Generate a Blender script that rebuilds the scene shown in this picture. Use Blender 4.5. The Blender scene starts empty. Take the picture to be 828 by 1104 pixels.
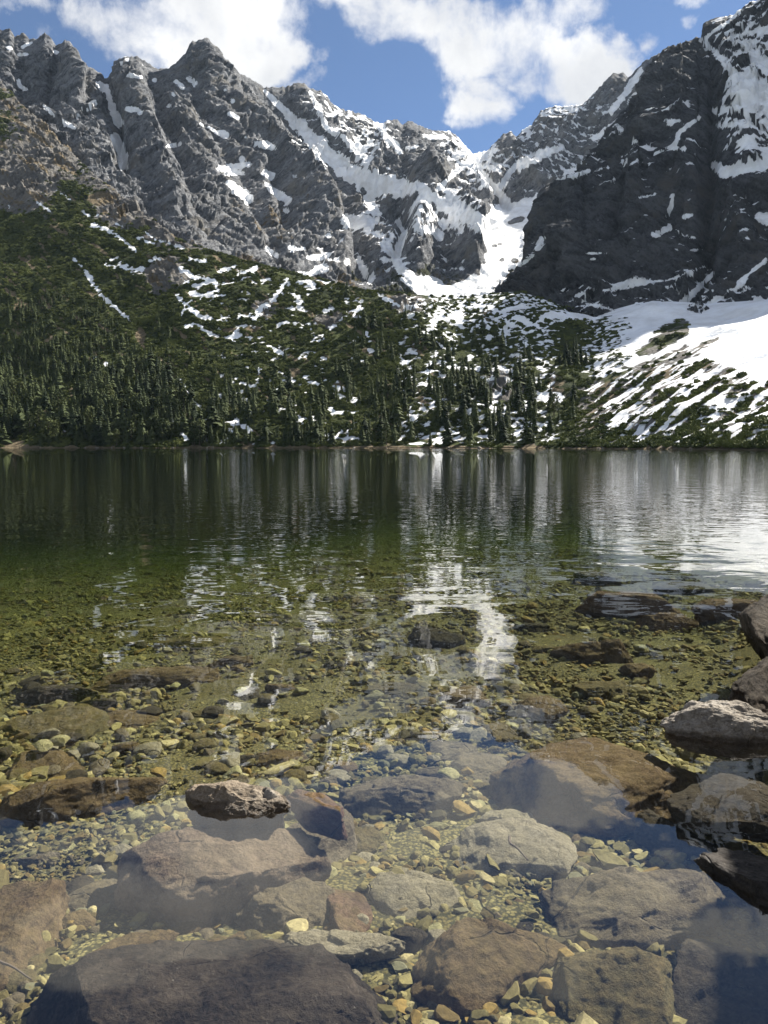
import bpy, bmesh, math, random
import numpy as np
from mathutils import Vector

R = math.radians
rnd = random.Random(7)
rng = np.random.default_rng(11)
scene = bpy.context.scene
COL = scene.collection

# ------------------------------------------------------------------ camera
W0, H0, F = 828.0, 1104.0, 850.0
CAM_H = 1.5
HOR = 481.0
PITCH = math.atan((H0 / 2 - HOR) / F)
cp, sp = math.cos(PITCH), math.sin(PITCH)

cam_d = bpy.data.cameras.new('camera')
cam = bpy.data.objects.new('camera', cam_d)
COL.objects.link(cam)
cam.location = (0, 0, CAM_H)
cam.rotation_euler = (math.pi / 2 - PITCH, 0, 0)
cam_d.sensor_fit = 'VERTICAL'
cam_d.sensor_height = 24
cam_d.lens = 24 * F / H0
cam_d.clip_start = 0.05
cam_d.clip_end = 30000
scene.camera = cam


def pix(px, py):
    """unit-forward direction (x/y, 1, z/y) of a photo position, as slopes"""
    cx = (np.asarray(px, float) - W0 / 2) / F
    cy = (H0 / 2 - np.asarray(py, float)) / F
    fy = cp + sp * cy
    fz = -sp + cp * cy
    return cx / fy, fz / fy


def ground_hit(px, py, z):
    u, v = pix(px, py)
    y = (z - CAM_H) / v
    return u * y, y


# ------------------------------------------------------------------ noise
def _hash(ix, iy, iz, seed):
    h = (ix.astype(np.uint32) * np.uint32(374761393) + iy.astype(np.uint32) * np.uint32(668265263)
         + iz.astype(np.uint32) * np.uint32(2147483647 - 61) + np.uint32((seed * 974711) & 0xffffffff))
    h = (h ^ (h >> np.uint32(13))) * np.uint32(1274126177)
    h = (h ^ (h >> np.uint32(15))) * np.uint32(2246822519)
    return h ^ (h >> np.uint32(16))


_G = rng.normal(size=(256, 3))
_G /= np.linalg.norm(_G, axis=1)[:, None]
_G = _G.astype(np.float32)


def perlin(P, seed=0):
    P = np.asarray(P, np.float64)
    i = np.floor(P).astype(np.int64)
    f = (P - i).astype(np.float32)
    w = f * f * f * (f * (f * 6 - 15) + 10)
    out = np.zeros(P.shape[:-1], np.float32)
    for dx in (0, 1):
        wx = w[..., 0] if dx else 1 - w[..., 0]
        for dy in (0, 1):
            wy = w[..., 1] if dy else 1 - w[..., 1]
            for dz in (0, 1):
                wz = w[..., 2] if dz else 1 - w[..., 2]
                h = _hash(i[..., 0] + dx, i[..., 1] + dy, i[..., 2] + dz, seed) & np.uint32(255)
                g = _G[h]
                d = g[..., 0] * (f[..., 0] - dx) + g[..., 1] * (f[..., 1] - dy) + g[..., 2] * (f[..., 2] - dz)
                out += wx * wy * wz * d
    return out * 1.5


def fbm(P, octaves=4, seed=0, gain=0.5, lac=2.03):
    a, s, t = 1.0, 0.0, 0
    Q = np.asarray(P, np.float64)
    for k in range(octaves):
        s = s + a * perlin(Q, seed + k * 17)
        t += a
        a *= gain
        Q = Q * lac
    return s / t


def ridged(P, octaves=4, seed=0, gain=0.5):
    a, s, t = 1.0, 0.0, 0
    Q = np.asarray(P, np.float64)
    for k in range(octaves):
        s = s + a * (1 - 2 * np.abs(perlin(Q, seed + k * 17)))
        t += a
        a *= gain
        Q = Q * 2.07
    return s / t


def facets(P, seed=0):
    """planar-faceted field: every voronoi cell is a tilted plane"""
    P = np.asarray(P, np.float64)
    i = np.floor(P).astype(np.int64)
    best = np.full(P.shape[:-1], 1e9, np.float32)
    val = np.zeros(P.shape[:-1], np.float32)
    for dx in (-1, 0, 1):
        for dy in (-1, 0, 1):
            for dz in (-1, 0, 1):
                c = i + np.array((dx, dy, dz))
                h = _hash(c[..., 0], c[..., 1], c[..., 2], seed)
                jx = (h & np.uint32(1023)).astype(np.float32) / 1023
                jy = ((h >> np.uint32(10)) & np.uint32(1023)).astype(np.float32) / 1023
                jz = ((h >> np.uint32(20)) & np.uint32(1023)).astype(np.float32) / 1023
                rx = (P[..., 0] - c[..., 0]) - jx
                ry = (P[..., 1] - c[..., 1]) - jy
                rz = (P[..., 2] - c[..., 2]) - jz
                d = rx * rx + ry * ry + rz * rz
                g = _G[(h >> np.uint32(7)) & np.uint32(255)]
                v = (jx - 0.5) * 0.7 + 1.1 * (g[..., 0] * rx + g[..., 1] * ry + g[..., 2] * rz)
                m = d < best
                best = np.where(m, d, best)
                val = np.where(m, v, val)
    return val


def sstep(a, b, x):
    t = np.clip((x - a) / (b - a), 0, 1)
    return t * t * (3 - 2 * t)


def seg_dist(X, Y, pts):
    """distance to a polyline and the parameter along it (0..1)"""
    best = np.full(X.shape, 1e9)
    par = np.zeros(X.shape)
    n = len(pts) - 1
    if n == 0:
        return np.hypot(X - pts[0][0], Y - pts[0][1]), par
    for k in range(n):
        (x0, y0), (x1, y1) = pts[k][:2], pts[k + 1][:2]
        dx, dy = x1 - x0, y1 - y0
        t = np.clip(((X - x0) * dx + (Y - y0) * dy) / (dx * dx + dy * dy + 1e-9), 0, 1)
        d = np.hypot(X - x0 - t * dx, Y - y0 - t * dy)
        m = d < best
        best = np.where(m, d, best)
        par = np.where(m, (k + t) / n, par)
    return best, par


def in_poly(X, Y, poly):
    ins = np.zeros(X.shape, bool)
    n = len(poly)
    for k in range(n):
        x0, y0 = poly[k]
        x1, y1 = poly[(k + 1) % n]
        if y0 == y1:
            continue
        c = ((y0 > Y) != (y1 > Y)) & (X < (x1 - x0) * (Y - y0) / (y1 - y0) + x0)
        ins ^= c
    return ins


def poly_soft(X, Y, poly, soft):
    ins = in_poly(X, Y, poly)
    d, _ = seg_dist(X, Y, list(poly) + [poly[0]])
    return np.clip(0.5 + np.where(ins, d, -d) / (2 * soft), 0, 1)


# ------------------------------------------------------------------ node helpers
class NT:
    def __init__(s, tree):
        s.t = tree
        s.n = tree.nodes
        s.l = tree.links

    def put(s, sock, v):
        if isinstance(v, bpy.types.NodeSocket):
            s.l.new(v, sock)
        elif v is not None:
            if isinstance(v, (tuple, list)) and sock.type == 'RGBA' and len(v) == 3:
                v = tuple(v) + (1,)
            sock.default_value = v

    def math(s, op, a, b=None, c=None, clamp=False):
        n = s.n.new('ShaderNodeMath')
        n.operation = op
        n.use_clamp = clamp
        for k, v in enumerate((a, b, c)):
            s.put(n.inputs[k], v)
        return n.outputs[0]

    def vmath(s, op, a, b=None):
        n = s.n.new('ShaderNodeVectorMath')
        n.operation = op
        s.put(n.inputs[0], a)
        if b is not None:
            if op == 'SCALE':
                s.put(n.inputs['Scale'], b)
            else:
                s.put(n.inputs[1], b)
        return n.outputs['Value'] if op in ('LENGTH', 'DOT_PRODUCT', 'DISTANCE') else n.outputs[0]

    def noise(s, vec, scale, detail=4, rough=0.5, dist=0.0, out=0):
        n = s.n.new('ShaderNodeTexNoise')
        s.put(n.inputs['Vector'], vec)
        n.inputs['Scale'].default_value = scale
        n.inputs['Detail'].default_value = detail
        n.inputs['Roughness'].default_value = rough
        n.inputs['Distortion'].default_value = dist
        return n.outputs[out]

    def voro(s, vec, scale, out='Distance', feature='F1'):
        n = s.n.new('ShaderNodeTexVoronoi')
        n.feature = feature
        s.put(n.inputs['Vector'], vec)
        n.inputs['Scale'].default_value = scale
        return n.outputs[out]

    def mix(s, f, a, b):
        n = s.n.new('ShaderNodeMix')
        n.data_type = 'RGBA'
        s.put(n.inputs[0], f)
        s.put(n.inputs[6], a)
        s.put(n.inputs[7], b)
        return n.outputs[2]

    def ramp(s, f, a, b, lo=0.0, hi=1.0):
        n = s.n.new('ShaderNodeMapRange')
        n.interpolation_type = 'SMOOTHSTEP'
        s.put(n.inputs[0], f)
        n.inputs[1].default_value = a
        n.inputs[2].default_value = b
        n.inputs[3].default_value = lo
        n.inputs[4].default_value = hi
        return n.outputs[0]

    def attr(s, name, out='Fac'):
        n = s.n.new('ShaderNodeAttribute')
        n.attribute_name = name
        return n.outputs[out]

    def bump(s, h, strength, dist):
        n = s.n.new('ShaderNodeBump')
        n.inputs['Strength'].default_value = strength
        n.inputs['Distance'].default_value = dist
        s.put(n.inputs['Height'], h)
        return n.outputs[0]


def new_mat(name):
    m = bpy.data.materials.new(name)
    m.use_nodes = True
    t = NT(m.node_tree)
    t.n.clear()
    out = t.n.new('ShaderNodeOutputMaterial')
    return m, t, out


def principled(t, out, col, rough=0.9, spec=0.2, normal=None):
    b = t.n.new('ShaderNodeBsdfPrincipled')
    t.put(b.inputs['Base Color'], col)
    t.put(b.inputs['Roughness'], rough)
    t.put(b.inputs['Specular IOR Level'], spec)
    if normal is not None:
        t.put(b.inputs['Normal'], normal)
    t.l.new(b.outputs[0], out.inputs['Surface'])
    return b


# ------------------------------------------------------------------ mesh helpers
def make_mesh(name, V, quads=None, tris=None, mat=None, smooth=True, attrs=None, colors=None):
    me = bpy.data.meshes.new(name)
    V = np.asarray(V, np.float32).reshape(-1, 3)
    Fc = []
    starts = []
    tot = 0
    if quads is not None and len(quads):
        quads = np.asarray(quads, np.int32)
        Fc.append(quads.ravel())
        starts.append(np.arange(len(quads), dtype=np.int32) * 4)
        tot = len(quads) * 4
    if tris is not None and len(tris):
        tris = np.asarray(tris, np.int32)
        Fc.append(tris.ravel())
        starts.append(tot + np.arange(len(tris), dtype=np.int32) * 3)
    Fc = np.concatenate(Fc)
    starts = np.concatenate(starts)
    me.vertices.add(len(V))
    me.vertices.foreach_set('co', V.ravel())
    me.loops.add(len(Fc))
    me.loops.foreach_set('vertex_index', Fc)
    me.polygons.add(len(starts))
    me.polygons.foreach_set('loop_start', starts)
    me.update(calc_edges=True)
    me.polygons.foreach_set('use_smooth', np.full(len(starts), bool(smooth)))
    for k, v in (attrs or {}).items():
        a = me.attributes.new(k, 'FLOAT', 'POINT')
        a.data.foreach_set('value', np.asarray(v, np.float32).ravel())
    for k, v in (colors or {}).items():
        a = me.attributes.new(k, 'FLOAT_COLOR', 'POINT')
        v = np.asarray(v, np.float32).reshape(-1, 3)
        a.data.foreach_set('color', np.concatenate([v, np.ones((len(v), 1), np.float32)], 1).ravel())
    if mat:
        me.materials.append(mat)
    return me


def grid_quads(nr, nc):
    r, c = np.meshgrid(np.arange(nr - 1), np.arange(nc - 1), indexing='ij')
    a = (r * nc + c).ravel()
    return np.stack([a, a + 1, a + nc + 1, a + nc], 1)


def link(name, me, parent=None, **props):
    o = bpy.data.objects.new(name, me)
    COL.objects.link(o)
    if parent:
        o.parent = parent
    for k, v in props.items():
        o[k] = v
    return o


# ------------------------------------------------------------------ terrain
def terrain_mat(name, rock_a, rock_b, rock_c, veg_a, veg_b, soil, rock_scale=0.03, dip=0.65):
    rock_a, rock_b, rock_c, veg_a, veg_b, soil = [tuple(q * 0.82 for q in k_) for k_ in (rock_a, rock_b, rock_c, veg_a, veg_b, soil)]
    m, t, out = new_mat(name)
    geo = t.n.new('ShaderNodeNewGeometry')
    p = geo.outputs['Position']
    n1 = t.noise(p, rock_scale, 9, 0.62)
    n2 = t.noise(p, rock_scale * 7, 7, 0.65)
    n3 = t.noise(p, 0.006, 4, 0.5)
    sx_ = t.n.new('ShaderNodeVectorRotate')
    sx_.rotation_type = 'Y_AXIS'
    t.put(sx_.inputs['Vector'], p)
    sx_.inputs['Angle'].default_value = dip
    st = t.vmath('MULTIPLY', sx_.outputs[0], (0.3, 0.3, 1))
    s1 = t.noise(st, 0.07, 8, 0.7, 0.6)
    s2 = t.noise(st, 0.28, 6, 0.7, 0.4)
    rock = t.mix(t.ramp(t.math('ADD', t.math('MULTIPLY', s1, .5), t.math('MULTIPLY', t.math('ADD', n2, s2), .25)), 0.4, 0.6), rock_a, rock_b)
    rock = t.mix(t.math('MULTIPLY', t.ramp(n1, 0.46, 0.66), t.ramp(n3, 0.35, 0.65)), rock, rock_c)
    ps = t.vmath('MULTIPLY', p, (1, 0.3, 1))
    v1 = t.noise(ps, 0.022, 6, 0.6)
    v2 = t.noise(ps, 0.3, 5, 0.6)
    veg = t.mix(t.ramp(t.math('ADD', t.math('ADD', t.math('MULTIPLY', v1, .5), t.math('MULTIPLY', v2, .3)), t.math('MULTIPLY', t.attr('tone'), 0.3)), 0.4, 0.7), veg_a, veg_b)
    sl = t.mix(t.ramp(t.noise(p, 0.2, 6, 0.65), 0.3, 0.7), soil, tuple(c * 0.5 for c in soil))
    e1 = t.math('MULTIPLY', t.math('SUBTRACT', t.noise(p, 0.12, 6, 0.65), 0.5), 0.75)
    vf = t.ramp(t.math('ADD', t.attr('veg'), e1), 0.42, 0.58)
    sf = t.ramp(t.math('ADD', t.attr('soil'), e1), 0.4, 0.6)
    e2 = t.math('MULTIPLY', t.math('SUBTRACT', t.noise(p, 0.16, 6, 0.7), 0.5), 0.5)
    nf = t.ramp(t.math('ADD', t.attr('snow'), e2), 0.44, 0.56)
    col = t.mix(vf, rock, veg)
    col = t.mix(sf, col, sl)
    snow = t.mix(t.ramp(t.noise(p, 0.05, 5, .6), .35, .7), (0.90, 0.91, 0.92), (0.74, 0.735, 0.72))
    col = t.mix(nf, col, snow)
    hgt = t.math('MULTIPLY', t.math('ADD', t.math('MULTIPLY', s1, 2.6), t.math('ADD', t.math('MULTIPLY', s2, 1.2), n2)), t.math('SUBTRACT', 1.0, t.math('MULTIPLY', nf, 0.85)))
    bp = t.bump(hgt, 0.85, 4.5)
    principled(t, out, col, 0.92, 0.1, bp)
    return m


def columns(x0, x1, f0, f1, fine=1.2, coarse=12):
    a = [x for x in np.arange(x0, f0, coarse)]
    b = [x for x in np.arange(f0, f1, fine)]
    c = [x for x in np.arange(f1, x1 + coarse, coarse)]
    return np.array(a + b + c, float)


def blur(A, n, axis):
    for _ in range(n):
        pad = [(0, 0)] * A.ndim
        pad[axis] = (1, 1)
        B = np.pad(A, pad, mode='edge')
        s0 = [slice(None)] * A.ndim
        s1 = list(s0)
        s2 = list(s0)
        s0[axis] = slice(0, -2)
        s1[axis] = slice(1, -1)
        s2[axis] = slice(2, None)
        A = 0.25 * B[tuple(s0)] + 0.5 * B[tuple(s1)] + 0.25 * B[tuple(s2)]
    return A


class Layer:
    """a mountainside: rows run from its foot to its crest and down its back"""

    def __init__(s, ctrl, cols, rows, crest=None, shore=False, smooth_cols=8):
        xs = np.array(sorted(ctrl))
        K = len(ctrl[xs[0]])
        py = np.array([[ctrl[x][k][0] for x in xs] for k in range(K)], float)
        yy = np.array([[ctrl[x][k][1] for x in xs] for k in range(K)], float)
        PY = np.array([np.interp(cols, xs, py[k]) for k in range(K)])
        YY = np.array([np.interp(cols, xs, yy[k]) for k in range(K)])
        YY = blur(YY, smooth_cols * 3, 1)
        PYb = blur(PY, smooth_cols, 1)
        if crest is not None:
            cx, cy = np.array(crest, float).T
            m = (cols >= cx[0]) & (cols <= cx[-1])
            PYb[-1] = np.where(m, np.interp(cols, cx, cy), PYb[-1])
        if crest is not None:
            q = np.stack([cols / 5.0, cols * 0 + 3.3, cols * 0 + 7.7], -1)
            PYb[-1] = PYb[-1] - 2.6 * np.clip(ridged(q, 3, 77), -.6, 1)[...] * np.where((cols > 560) & (cols < 650) & (K == 3) & (cols[0] > 500), 0.4, 1) + 0.6
        PY = PYb
        u, v = pix(cols[None, :], PY)
        Z = CAM_H + v * YY
        if shore:
            Z[0] = 0.25
        nc = len(cols)
        tot = sum(rows)
        GY, GZ, GP, GV = [], [], [], []
        if shore:
            for k in range(4):
                f = 1 - k / 4.0
                GY.append(YY[0] - 30 * f)
                GZ.append(np.full(nc, 0.25 - 9 * f))
                GP.append(PY[0] + 8 * f)
                GV.append(np.zeros(nc))
        acc = 0
        for k in range(K - 1):
            for j in range(rows[k]):
                f = j / rows[k]
                GY.append(YY[k] * (1 - f) + YY[k + 1] * f)
                GZ.append(Z[k] * (1 - f) + Z[k + 1] * f)
                GP.append(None)
                GV.append(np.full(nc, (acc + j) / tot))
            acc += rows[k]
        GY.append(YY[-1]); GZ.append(Z[-1]); GP.append(None); GV.append(np.ones(nc))
        s.front = len(GY)
        for d, h in ((12, 6), (30, 18), (70, 50), (160, 130), (400, 380)):
            GY.append(YY[-1] + d); GZ.append(Z[-1] - h); GP.append(None); GV.append(np.ones(nc))
        Y = np.array(GY)
        Zg = np.array(GZ)
        # soften the joins between bands
        Ys = blur(Y, 10, 0)
        Zs = blur(Zg, 10, 0)
        keep = np.ones(len(Y), bool)
        keep[:6] = False
        keep[s.front - 14:] = False
        Y[keep] = Ys[keep]
        Zg[keep] = Zs[keep]
        s.U = np.broadcast_to(pix(cols, np.full(nc, 300.0))[0][None, :], Y.shape)
        ratio = (Zg - CAM_H) / Y
        # exact: the column's x slope depends slightly on py
        cyv = (ratio * cp + sp) / (cp - ratio * sp)
        s.PY = H0 / 2 - cyv * F
        s.PX = np.broadcast_to(cols[None, :], Y.shape).copy()
        s.U = (s.PX - W0 / 2) / F / (cp + sp * cyv)
        s.P = np.stack([s.U * Y, Y, Zg], -1)
        s.V = np.array(GV)
        s.crest_py = s.PY[s.front - 1]
        s.dcrest = s.PY - s.crest_py[None, :]
        s.dcrest[s.front:] = 0
        s.nr, s.nc = Y.shape
        s.snow = np.full(Y.shape, -1.0)
        s.veg = np.full(Y.shape, -1.0)
        s.soil = np.full(Y.shape, -1.0)
        s.tone = np.full(Y.shape, 0.5)

    def normals(s):
        du = np.gradient(s.P, axis=1)
        dv = np.gradient(s.P, axis=0)
        n = np.cross(du, dv)
        n /= np.linalg.norm(n, axis=-1, keepdims=True) + 1e-9
        return n

    def displace(s, h, vertical=0.0):
        n = s.normals()
        for _ in range(1):
            n = blur(blur(n, 12, 0), 12, 1)
        n = n * (1 - vertical) + np.array((0, 0, 1.0)) * vertical
        n /= np.linalg.norm(n, axis=-1, keepdims=True) + 1e-9
        s.P = s.P + n * h[..., None]
        Y = np.maximum(s.P[..., 1], 1)
        ratio = (s.P[..., 2] - CAM_H) / Y
        cyv = (ratio * cp + sp) / (cp - ratio * sp)
        s.PY = H0 / 2 - cyv * F
        s.PX = W0 / 2 + s.P[..., 0] / Y * F * (cp + sp * cyv)

    def build(s, name, mat, **props):
        me = make_mesh(name, s.P, grid_quads(s.nr, s.nc), mat=mat, smooth=True,
                       attrs={'snow': s.snow, 'veg': s.veg, 'soil': s.soil, 'tone': s.tone})
        return link(name, me, None, **props)


def paint(layer, target, strokes, jig, soft=1.6):
    """strokes: (points, half width in photo units [or start/end pair])"""
    for pts, w in strokes:
        pts = pts if isinstance(pts, list) else [pts]
        w0, w1 = w if isinstance(w, tuple) else (w, w)
        xs = [p[0] for p in pts]; ys = [p[1] for p in pts]
        mw = max(w0, w1) + 9
        m = (layer.PX > min(xs) - mw) & (layer.PX < max(xs) + mw) & (layer.PY > min(ys) - mw) & (layer.PY < max(ys) + mw)
        if not m.any():
            continue
        X = layer.PX[m]; Y = layer.PY[m] * 1.0
        j = jig[m]
        d, t = seg_dist(X, Y, [p for p in pts])
        ww = w0 * (1 - t) + w1 * t
        val = np.clip(0.5 + (ww * (1 + 0.9 * j) + 1.2 * j - d) / (2 * soft), -0.6, 1.2)
        target[m] = np.maximum(target[m], val)


def carve(layer, strokes):
    h = np.zeros(layer.PX.shape)
    for pts, w, amp in strokes:
        d, t = seg_dist(layer.PX, layer.PY, pts)
        h -= amp * np.exp(-(d / w) ** 2)
    return h


SKYLINE = [(-400, 110), (-250, 70), (-120, 60), (-50, 42), (-25, 50), (0, 33), (11, 32), (16, 41), (25, 36), (32, 43), (40, 42), (48, 36), (55, 42), (61, 50),
           (70, 44), (76, 47), (82, 58), (88, 69), (102, 75), (110, 81), (113, 87), (116, 84), (121, 78), (123, 67), (135, 62), (147, 62), (157, 68),
           (168, 75), (181, 75), (190, 68), (200, 58), (204, 49), (208, 45), (216, 44), (224, 42), (230, 49), (238, 59), (248, 67), (258, 80), (271, 86), (286, 95),
           (302, 96), (310, 94), (319, 90), (328, 91), (335, 96), (346, 99), (355, 108), (360, 115), (373, 120), (393, 125),
           (402, 131), (413, 135), (418, 130), (428, 130), (434, 135), (441, 131), (451, 136), (469, 142), (486, 142), (495, 150),
           (510, 167), (518, 165), (527, 162), (542, 146), (552, 142), (557, 149), (562, 142), (573, 136), (583, 121), (598, 115), (612, 116),
           (628, 114), (636, 106), (650, 92), (661, 80), (673, 79), (677, 85), (694, 67), (707, 61), (740, 60), (780, 70)]
CREST_D = [(535, 311), (550, 297), (562, 283), (568, 262), (575, 235), (580, 208), (590, 199), (605, 193), (634, 184), (641, 165), (655, 138),
           (669, 121), (685, 108), (696, 102), (703, 80), (707, 62), (718, 52), (738, 50), (750, 41), (756, 41), (758, 27), (771, 20), (790, 17), (797, 12),
           (807, 4), (820, 0), (845, -36), (870, -80), (908, -92), (943, -74), (1000, -58), (1060, -55)]

BIG_C = [([(115, 92), (118, 106), (123, 122), (128, 132)], (1.2, 4)), ([(124, 148), (130, 160), (133, 178)], (3.5, 4)), ([(107, 91), (111, 95)], 3),
       ((10, 52), 2.4), ([(24, 51), (34, 46)], 1), ([(21, 59), (29, 58)], 1.2), ((60, 56), 2), ([(20, 87), (22, 94), (28, 96)], 1.3),
       ([(47, 114), (60, 126), (70, 133), (79, 137)], (1, 2.3)), ([(90, 117), (96, 116), (102, 110)], 2), ((84, 126), 2), ([(140, 81), (152, 83)], 1.8),
       ([(138, 117), (152, 121)], 2), ((137, 65), 1.5), ((131, 68), 1.5), ([(190, 88), (197, 94)], 1.8), ((188, 102), 2), ((182, 114), 2), ([(180, 158), (194, 155)], 1.3),
       ((167, 86), 1.6), ((210, 92), 2), ([(203, 84), (212, 90)], 1.5), ((252, 109), 2), ((243, 97), 1.6), ([(247, 122), (256, 127)], 1.4), ([(216, 134), (226, 138), (236, 143), (243, 145)], (1, 2.4)),
       ([(276, 155), (284, 156), (293, 159)], 3.2), ((265, 147), 1.4), ([(237, 182), (250, 181), (268, 177)], 2.6), ([(244, 187), (263, 187)], 1.8), ([(246, 197), (252, 198)], 1.6),
       ([(253, 203), (262, 208), (268, 215)], 4), ((261, 171), 2.6), ([(285, 187), (292, 190)], 3), ([(287, 198), (298, 208), (309, 216)], (2, 3.6)), ((309, 228), 2.4), ((318, 190), 1.2),
       ([(287, 268), (298, 276)], 2), ([(313, 267), (327, 268)], 2), ((355, 255), 2.5), ([(375, 238), (388, 238), (400, 240)], 6), ([(322, 297), (337, 294), (350, 288)], 3),
       ([(386, 279), (392, 290), (400, 302)], (2, 3.5)), ((375, 282), 3), ([(332, 278), (350, 277)], 2),
       ([(286, 99), (300, 112), (312, 124)], (2, 3)), ([(312, 124), (327, 140), (342, 157), (362, 172)], (3.5, 8)), ([(350, 165), (383, 190), (410, 202)], (7, 9)), ([(335, 100), (342, 115), (352, 138), (372, 150), (390, 165)], (1.5, 3)),
       ([(400, 195), (425, 200), (442, 203)], (9, 6)), ([(450, 199), (462, 208), (471, 216), (489, 225), (509, 234), (522, 244)], (4, 7)), ([(487, 210), (492, 222)], 5), ([(471, 205), (500, 178), (508, 172)], 2),
       ([(428, 238), (437, 252), (430, 266), (428, 278)], (1.8, 3)), ([(425, 275), (432, 290), (445, 300)], 4), ([(452, 245), (470, 250), (476, 256)], 3), ([(418, 268), (424, 276)], 3), ([(398, 215), (404, 228)], 5),
       ([(546, 218), (535, 205), (522, 190), (512, 176)], (4, 1.2)), ([(537, 207), (548, 188), (560, 175), (590, 160)], (2.5, 1.5)),
       ([(560, 180), (590, 165), (606, 158)], 2.5), ([(612, 188), (622, 186), (630, 180)], 3.5), ([(700, 78), (692, 95), (680, 110)], 3), ([(690, 76), (676, 98), (660, 120)], 2.5),
       ([(655, 140), (640, 150)], 2), ((585, 262), 4), ([(577, 268), (560, 285)], 3), ([(409, 137), (420, 150), (432, 164)], 2.2), ([(415, 148), (420, 156)], 1.4), ([(458, 147), (478, 148)], 1.6), ([(436, 160), (450, 158)], 1.2)]
CIRQUE = [(506, 236), (520, 233), (535, 219), (548, 217), (560, 219), (580, 206), (578, 232), (566, 258), (566, 280), (545, 298), (530, 320), (455, 322), (430, 300), (440, 296), (462, 298), (490, 303), (515, 296), (526, 270), (519, 250)]
BIG_D = [((724, 131), 3.2), ([(718, 131), (732, 130)], 2.4), ([(705, 166), (720, 159), (729, 154), (732, 143), (743, 134), (754, 127)], 2.2), ([(718, 160), (738, 160)], 2), ([(670, 156), (686, 152)], 2.2), ([(664, 135), (670, 140)], 2),
       ([(757, 44), (770, 55), (782, 69), (793, 80)], 2.6), ([(758, 42), (775, 30), (792, 19)], 1.6), ([(790, 40), (828, 30)], 2), ([(793, 92), (812, 90), (828, 93)], 2.4), ([(771, 121), (785, 118), (801, 121), (828, 104)], 3), ([(773, 135), (804, 135), (828, 116)], 2.4),
       ([(815, 64), (830, 72)], 7), ([(770, 178), (780, 185), (800, 182), (815, 178), (835, 173)], (5, 9)), ([(725, 212), (724, 222), (720, 232)], 2.8), ([(706, 252), (714, 249), (722, 246)], 3.2), ([(730, 250), (740, 254), (749, 256)], 1.4), ([(738, 233), (746, 232)], 1.8),
       ([(690, 213), (706, 209)], 1.4), ([(820, 234), (832, 236)], 5), ([(664, 309), (680, 304), (694, 304)], 3.2), ([(694, 304), (721, 302), (745, 292), (760, 287)], 1.2), ([(718, 310), (728, 308)], 1.4),
       ([(724, 338), (745, 318), (769, 295)], (4.5, 2)), ([(796, 303), (806, 296), (826, 281)], 2.4), ([(620, 318), (650, 313), (683, 309)], 1.3), ([(628, 326), (660, 334)], 1.4), ([(630, 273), (655, 273)], 1.3), ([(634, 280), (642, 279)], 1), ((671, 174), 2), ([(677, 172), (673, 178)], 1.6),
       ([(765, 328), (776, 322)], 2.6), ([(600, 192), (622, 189), (634, 184)], 2.4), ((662, 193), 1.6), ((700, 181), 1.4), ([(744, 270), (757, 269)], 1), ((688, 270), 1), ([(560, 286), (575, 274)], 2), ([(584, 258), (580, 268)], 3.5)]

# ---- the rocky mountain that closes the valley (left and centre)
cols = columns(-400, 790, -30, 730, 1.15)
C = Layer({-400: [(190, 1600), (150, 1750), (110, 1950)],
           0: [(130, 1560), (75, 1760), (33, 1900)],
           100: [(215, 1230), (140, 1560), (80, 1850)],
           200: [(285, 1100), (170, 1520), (58, 1900)],
           300: [(310, 1150), (200, 1620), (95, 2020)],
           400: [(335, 1250), (225, 1720), (130, 2150)],
           500: [(335, 1280), (235, 1760), (155, 2300)],
           545: [(335, 1290), (218, 1880), (145, 2320)],
           600: [(320, 1350), (210, 1860), (115, 2260)],
           700: [(300, 1400), (180, 1720), (64, 2060)],
           790: [(300, 1400), (160, 1650), (70, 1950)]}, cols, [130, 130], crest=SKYLINE, smooth_cols=3)
taper = np.clip(C.dcrest / 22.0, 0.12, 1)
warp = np.stack([fbm(C.P / 160, 3, 5), fbm(C.P / 160, 3, 9), fbm(C.P / 160, 3, 13)], -1) * 28
Q = C.P + warp
# strata dip to the right in the left peaks
Qr = np.stack([Q[..., 0] * 0.78 - Q[..., 2] * 0.62, Q[..., 1], Q[..., 0] * 0.62 + Q[..., 2] * 0.78], -1)
h = (fbm(Qr / np.array((300., 300., 130.)), 3, 3) * 14
     + facets(Qr / np.array((130., 110., 46.)), 21) * 10
     + ridged(Q / np.array((20., 20., 95.)), 3, 25) * 5.5
     + facets(Qr / np.array((58., 48., 20.)), 22) * 9
     + facets(Qr / np.array((24., 20., 9.)), 23) * 5.0
     + facets(C.P / np.array((11., 11., 7.)), 24) * 3.0
     + ridged(Q / 12., 3, 31) * 1.6)
g = carve(C, [([(113, 86), (117, 105), (124, 125), (130, 150), (133, 180)], 7, 45),
              ([(286, 99), (307, 119), (327, 139), (342, 157), (362, 172), (383, 190), (400, 195)], 14, 40),
              ([(400, 195), (425, 198), (450, 196), (471, 214), (489, 222), (509, 231), (522, 244)], 12, 40),
              ([(428, 225), (436, 250), (428, 278)], 7, 40),
              ([(545, 218), (535, 205), (522, 190), (512, 176)], 6, 30),
              ([(535, 205), (548, 188), (560, 175), (585, 160)], 5, 20),
              ([(65, 60), (56, 80), (50, 110)], 5, 22), ([(93, 72), (92, 95), (95, 115)], 4, 18),
              ([(25, 45), (20, 70), (22, 95)], 6, 20),
              ([(200, 75), (210, 100), (235, 150), (262, 190), (300, 270)], 9, 22),
              ([(290, 160), (300, 200), (310, 240)], 8, 24), ([(160, 80), (175, 130), (210, 200)], 8, 18),
              ([(345, 170), (372, 215), (392, 290)], 10, 35)])
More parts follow.
